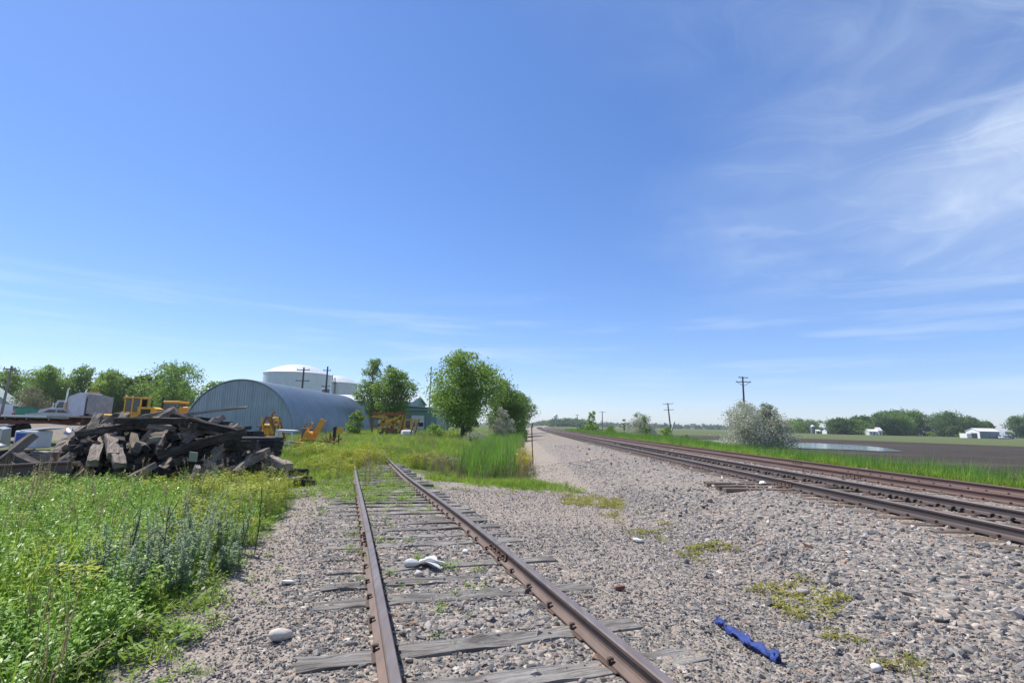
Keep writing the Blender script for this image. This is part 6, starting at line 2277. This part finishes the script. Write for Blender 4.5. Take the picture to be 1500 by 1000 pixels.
def heap():
    r = random.Random(21)
    cell = .10
    X0, Y0, NX, NY = -21., 10., 170, 110
    gx = X0 + np.arange(NX) * cell
    gy = Y0 + np.arange(NY) * cell
    hm = H(*[a.ravel() for a in np.meshgrid(gx, gy, indexing='ij')]).reshape(NX, NY)
    hm0 = hm.copy()

    def target(x, y):
        """how high the heap may grow at a point"""
        a = float(np.interp(x, [-20, -17, -13.5, -12.2, -11.2, -10.2, -9.0, -8.1, -7.3, -6.6], [.35, .42, .55, .9, 1.35, 1.62, 1.64, 1.42, .65, .2]))
        yc = 14.9 + .10 * (x + 10) * (x < -10) * -1
        hw = float(np.interp(x, [-20, -12, -10.5, -8, -6.6], [1.3, 1.5, 1.75, 1.6, .9]))
        return a * max(0., 1 - (abs(y - yc) / hw) ** 2.4)

    def drop(x, y, yaw, L, th=.16, w=.235):
        ca, sa = math.cos(yaw), math.sin(yaw)
        ss = np.arange(-L / 2, L / 2 + .01, .07)
        ws = (-.1, 0, .1)
        S, Z, I = [], [], []
        for s in ss:
            z = -9
            for q in ws:
                i = int(round((x + ca * s - sa * q - X0) / cell)); j = int(round((y + sa * s + ca * q - Y0) / cell))
                if 0 <= i < NX and 0 <= j < NY:
                    z = max(z, hm[i, j]); I.append((i, j, s))
            S.append(s); Z.append(z)
        S, Z = np.array(S), np.array(Z)
        # lowest line lying on the profile with contacts on both sides of the middle
        best = None
        lo, hi = np.where(S <= 0)[0], np.where(S >= 0)[0]
        for a in lo[::2]:
            for b in hi[::2]:
                if S[b] - S[a] < .15: continue
                k = (Z[b] - Z[a]) / (S[b] - S[a])
                c = Z[a] - k * S[a]
                ex = np.max(Z - (k * S + c))
                c += max(ex, 0)
                if abs(k) < .62 and (best is None or c < best[0]): best = (c, k)
        if best is None: return None
        c, k = best
        return c, k, I

    def commit(c, k, I, th=.16):
        for i, j, s in I: hm[i, j] = max(hm[i, j], c + k * s + th * math.sqrt(1 + k * k) * .93)

    n = 0
    tries = 0
    while tries < 4200 and n < 290:
        tries += 1
        x = r.uniform(-19.5, -6.4) if r.random() < .45 else r.uniform(-12.0, -6.9)
        y = r.gauss(14.9 + (.10 * -(x + 10) if x < -10 else 0), .95)
        tg = target(x, y)
        if tg < .12: continue
        i, j = int((x - X0) / cell), int((y - Y0) / cell)
        if hm[i, j] - hm0[i, j] > tg - .14: continue
        me, L = LOGS[r.choice((2, 3, 4, 5, 7, 4, 3, 0, 1, 6)) * 2]
        front = y < 14.6
        yaw = r.gauss(1.75, .45) if (front and r.random() < .8) else r.gauss(.1, .5) if r.random() < .5 else r.uniform(0, 3.14)
        d = drop(x, y, yaw, L)
        if d is None: continue
        c, k, I = d
        ztop = c + .16 + abs(k) * L / 2
        if ztop - hm0[i, j] > tg + .16: continue
        commit(c, k, I)
        pale = r.random() < .22
        mesh = LOGS[[q for q in range(0, len(LOGS), 2) if LOGS[q][0] is me][0] + (1 if pale else 0)][0]
        o = link('old_tie', mesh, None, None, (x, y, c + .08))
        o.rotation_mode = 'QUATERNION'
        o.rotation_quaternion = (Euler((0, 0, yaw)).to_quaternion() @ Euler((0, -math.atan(k), 0)).to_quaternion() @ Euler((r.gauss(0, .22) + math.pi * r.randrange(2), 0, 0)).to_quaternion())
        if pale: tag(o, 'pale brown weathered tie among the dark ones in the tumbled heap', 'railway tie', 'old ties tumbled in the heap')
        else: tag(o, 'dark weathered tie lying in the tumbled heap', 'railway tie', 'old ties tumbled in the heap')
        n += 1
    print('heap', n, tries)
    # ends that stick out of the face of the heap
    for q in range(90):
        x = r.uniform(-12.4, -7.0)
        tg = target(x, 14.9)
        z = r.uniform(.08, .9) * tg
        yf = 14.9 - 1.75 * (1 - (z / max(tg, .1)) ** 1.3) ** .5 + .25
        yaw = r.gauss(1.85, .42)
        L = r.choice((.9, 1.0, 1.2, 1.5))
        pitch = r.gauss(-.22, .28)
        pale = r.random() < .4
        me = LOGS[{.9: 5, 1.0: 7, 1.2: 4, 1.5: 3}[L] * 2 + pale][0]
        zb = Hs(x, yf) + .1
        ce = (x + math.cos(yaw) * L * .30, yf + math.sin(yaw) * L * .30, max(z + math.sin(-pitch) * L * .3, zb))
        o = link('old_tie', me, None, None, ce)
        o.rotation_mode = 'QUATERNION'
        o.rotation_quaternion = Euler((0, 0, yaw)).to_quaternion() @ Euler((0, pitch, 0)).to_quaternion() @ Euler((r.gauss(0, .5), 0, 0)).to_quaternion()
        if pale: tag(o, 'pale brown weathered tie end sticking out of the face of the heap', 'railway tie', 'tie ends sticking out of the heap')
        else: tag(o, 'dark tie end sticking out of the shaded face of the heap', 'railway tie', 'tie ends sticking out of the heap')
    return hm, X0, Y0, cell


HM = heap()


def hand_tie(label, p0, p1, w=.24, h=.19, mat=None, seed=0, roll=0., name='old_tie'):
    p0, p1 = Vector(p0), Vector(p1)
    d = p1 - p0
    me = tie_mesh(name, d.length, w, h, 900 + seed, .015, 6)
    me.materials.append(mat or M_OLD)
    o = link(name, me, None, None, (p0 + p1) / 2)
    o.rotation_mode = 'QUATERNION'
    o.rotation_quaternion = d.to_track_quat('X', 'Z') @ Euler((roll, 0, 0)).to_quaternion()
    return tag(o, label, 'railway tie')


# ties one can single out
hand_tie('pale speckled tie standing tilted at the left, beside the blue panelled freezer', (-12.9, 13.05, .15), (-12.55, 13.75, 1.06), mat=M_OLD_PALE, seed=1)
hand_tie('thick pale block lying right of the tilted speckled tie', (-12.25, 13.5, .52), (-11.75, 13.6, .50), .3, .3, M_OLD_PALE, 2)
hand_tie('long dark tie sloping down to the right in front of the tilted speckled tie', (-12.4, 13.2, .55), (-10.9, 12.7, .10), mat=M_OLD, seed=3)
hand_tie('dark tie lying slantwise at the far left above the scrap rail', (-14.6, 12.9, .12), (-12.75, 13.4, .62), .22, .16, M_OLD, 4)
hand_tie('short pink brown block lying just above the scrap rail', (-12.95, 12.4, .22), (-12.35, 12.5, .20), .3, .2, M_OLD_PALE, 5)
hand_tie('long level tie across the top of the heap at the middle', (-10.3, 13.6, 1.47), (-8.55, 13.75, 1.50), .22, .17, M_OLD, 6)
hand_tie('tie under the long level one, its left end lower', (-11.5, 13.9, 1.10), (-9.9, 13.75, 1.36), .21, .16, M_OLD, 7)
hand_tie('thin pole sticking out to the right over the top of the heap', (-10.3, 14.6, 1.50), (-7.75, 15.2, 1.93), .07, .06, M_OLD_PALE, 8, name='old_pole')
hand_tie('pale plank slanting up across the top of the heap', (-11.0, 14.4, 1.40), (-9.6, 14.9, 1.82), .2, .07, M_OLD_PALE, 9, name='old_plank')
hand_tie('brown tie sloping down from the right shoulder of the heap', (-9.2, 14.1, 1.62), (-7.45, 14.4, 1.18), .25, .2, M_OLD, 10)
hand_tie('rough tie sloping across the right face of the heap', (-8.9, 13.35, .62), (-7.1, 14.0, 1.26), .26, .2, M_OLD, 11)
hand_tie('pale tie end jutting out and down from the middle of the heap', (-10.5, 13.7, 1.05), (-9.75, 12.9, .62), .24, .19, M_OLD_PALE, 12)
hand_tie('second pale tie end jutting out below the first in the middle of the heap', (-10.55, 13.4, .80), (-10.1, 12.75, .45), .24, .19, M_OLD_PALE, 13)
hand_tie('flat pale tie leaning right of the jutting ones', (-10.0, 13.3, .82), (-9.35, 12.65, .44), .26, .14, M_OLD_PALE, 14)
hand_tie('short pale tie leaning on the foot of the heap near its middle', (-9.35, 12.75, .0), (-8.85, 13.2, .42), .2, .14, M_OLD_PALE, 15)
hand_tie('brown tie lying level low on the right end of the heap', (-7.9, 14.25, .88), (-6.9, 14.35, .88), .3, .26, M_OLD, 16)
hand_tie('tie propped up at the right foot of the heap', (-7.35, 13.9, .25), (-6.75, 14.7, .72), .26, .2, M_OLD_PALE, 17)
hand_tie('brown tie lying on the grass at the far right end of the heap', (-6.85, 14.9, .50), (-6.1, 14.55, .30), .28, .2, M_OLD_PALE, 18)
hand_tie('short level tie end at the very right tip of the heap', (-6.7, 15.1, .16), (-5.85, 15.3, .10), .28, .2, M_OLD, 19)
hand_tie('dark lowest tie half in the grass at the right tip of the heap', (-6.9, 14.6, -.04), (-5.6, 15.0, -.08), .26, .19, M_OLD, 20)
hand_tie('split pale timber standing in the weeds in front of the heap', (-7.6, 12.55, -.1), (-7.45, 12.6, .42), .22, .1, M_OLD_PALE, 21, .4)
hand_tie('broken pale chip beside the split timber in the weeds', (-7.9, 12.6, -.05), (-7.68, 12.55, .22), .12, .09, M_OLD_PALE, 22, .2)
hand_tie('thin pale board leaning right beside the split timber', (-7.4, 12.6, -.1), (-7.15, 12.7, .30), .12, .04, M_OLD_PALE, 23, .3, 'old_plank')
hand_tie('grey flat plank in the grass below the right end of the heap', (-6.55, 14.2, -.02), (-5.7, 14.5, .02), .25, .08, M_OLD_PALE, 24, name='old_plank')
mb = MB(); mb.box((0, 0, 0), (.20, .03, .24), (.2, .1, .1), cham=.005)
tag(mb.build('pale_card', C_SILV, None, loc=(-7.98, 13.25, .62)), 'small pale square plate caught in the dark right face of the heap', 'plate')

hand_tie('dark tie under the front edge of the white freezer', (-15.9, 16.4, .22), (-13.6, 16.5, .26), .3, .45, M_OLD, 30)
hand_tie('dark tie under the back of the white freezer', (-16.9, 17.1, .20), (-14.0, 17.2, .24), .3, .45, M_OLD, 31)
hand_tie('long dark tie under the wire cage at the left edge', (-18.3, 16.4, .16), (-15.8, 16.6, .18), .4, .45, M_OLD, 32)

# scrap rail along the foot of the heap
mb = MB()
k_ = [(a * 1.0, b * 1.2) for a, b in RAIL_PROF]
mb.prism(k_, 'y', -1.55, 1.55)
o_ = mb.build('scrap_rail', M_RAIL3, None)
p0_, p1_ = Vector((-13.4, 11.2, .06)), Vector((-9.95, 11.95, .30))
o_.location = (p0_ + p1_) / 2
o_.scale = (1.5, (p1_ - p0_).length / 3.1, 1.5)
o_.rotation_euler = (math.atan2(.24, 3.53), 0, math.atan2((p1_ - p0_).y, (p1_ - p0_).x) - math.pi / 2)
tag(o_, 'long rusty scrap rail lying along the foot of the heap at the left edge', 'rail')


# neat stacks of black timbers behind the right end of the heap
def timbers(x, y, n, base, dx, dy, L, label, rz, seed, W=1.05):
    r = random.Random(seed)
    me = tie_mesh('black_timber', L, W, .155, 950 + seed, .008, 4)
    me.materials.append(M_TAR)
    z = Hs(x, y) + .12
    for i in range(n):
        o = link('black_timber', me, None, None, (x + dx * i + r.gauss(0, .06), y + dy * i + r.gauss(0, .05), z + .0775), (r.gauss(0, .012), r.gauss(0, .012), rz + r.gauss(0, .05)))
        z += .163
        nm = ('top', 'second from the top', 'third from the top', 'fourth from the top', 'fifth from the top', 'sixth from the top', 'seventh from the top', 'eighth from the top', 'ninth from the top')[n - 1 - i]
        tag(o, 'flat black timber, %s of the %s' % (nm, label), 'timber', 'flat black timbers in neat stacks')


timbers(-9.1, 18.6, 6, 0, 0, 0, 1.55, 'nearest right stack', .08, 1)
timbers(-10.3, 20.0, 7, 0, -.02, 0, 1.5, 'stack behind the nearest', .05, 2)
timbers(-11.7, 21.5, 8, 0, 0, 0, 1.5, 'third stack back', .1, 3)
timbers(-12.9, 22.4, 9, 0, 0, 0, 1.6, 'stack farthest back', .1, 4)


# ================================================================== the air
def haze():
    m = bpy.data.materials.new('haze')
    m.use_nodes = True
    nt = m.node_tree
    nt.nodes.clear()
    v = nt.nodes.new('ShaderNodeVolumePrincipled')
    v.inputs['Color'].default_value = (.86, .92, 1., 1)
    v.inputs['Density'].default_value = .00017
    v.inputs['Anisotropy'].default_value = .25
    o = nt.nodes.new('ShaderNodeOutputMaterial')
    nt.links.new(v.outputs[0], o.inputs['Volume'])
    mb = MB()
    mb.box((0, 0, 11.), (18600, 18600, 26.))
    tag(mb.build('haze', m), kind='stuff')


haze()
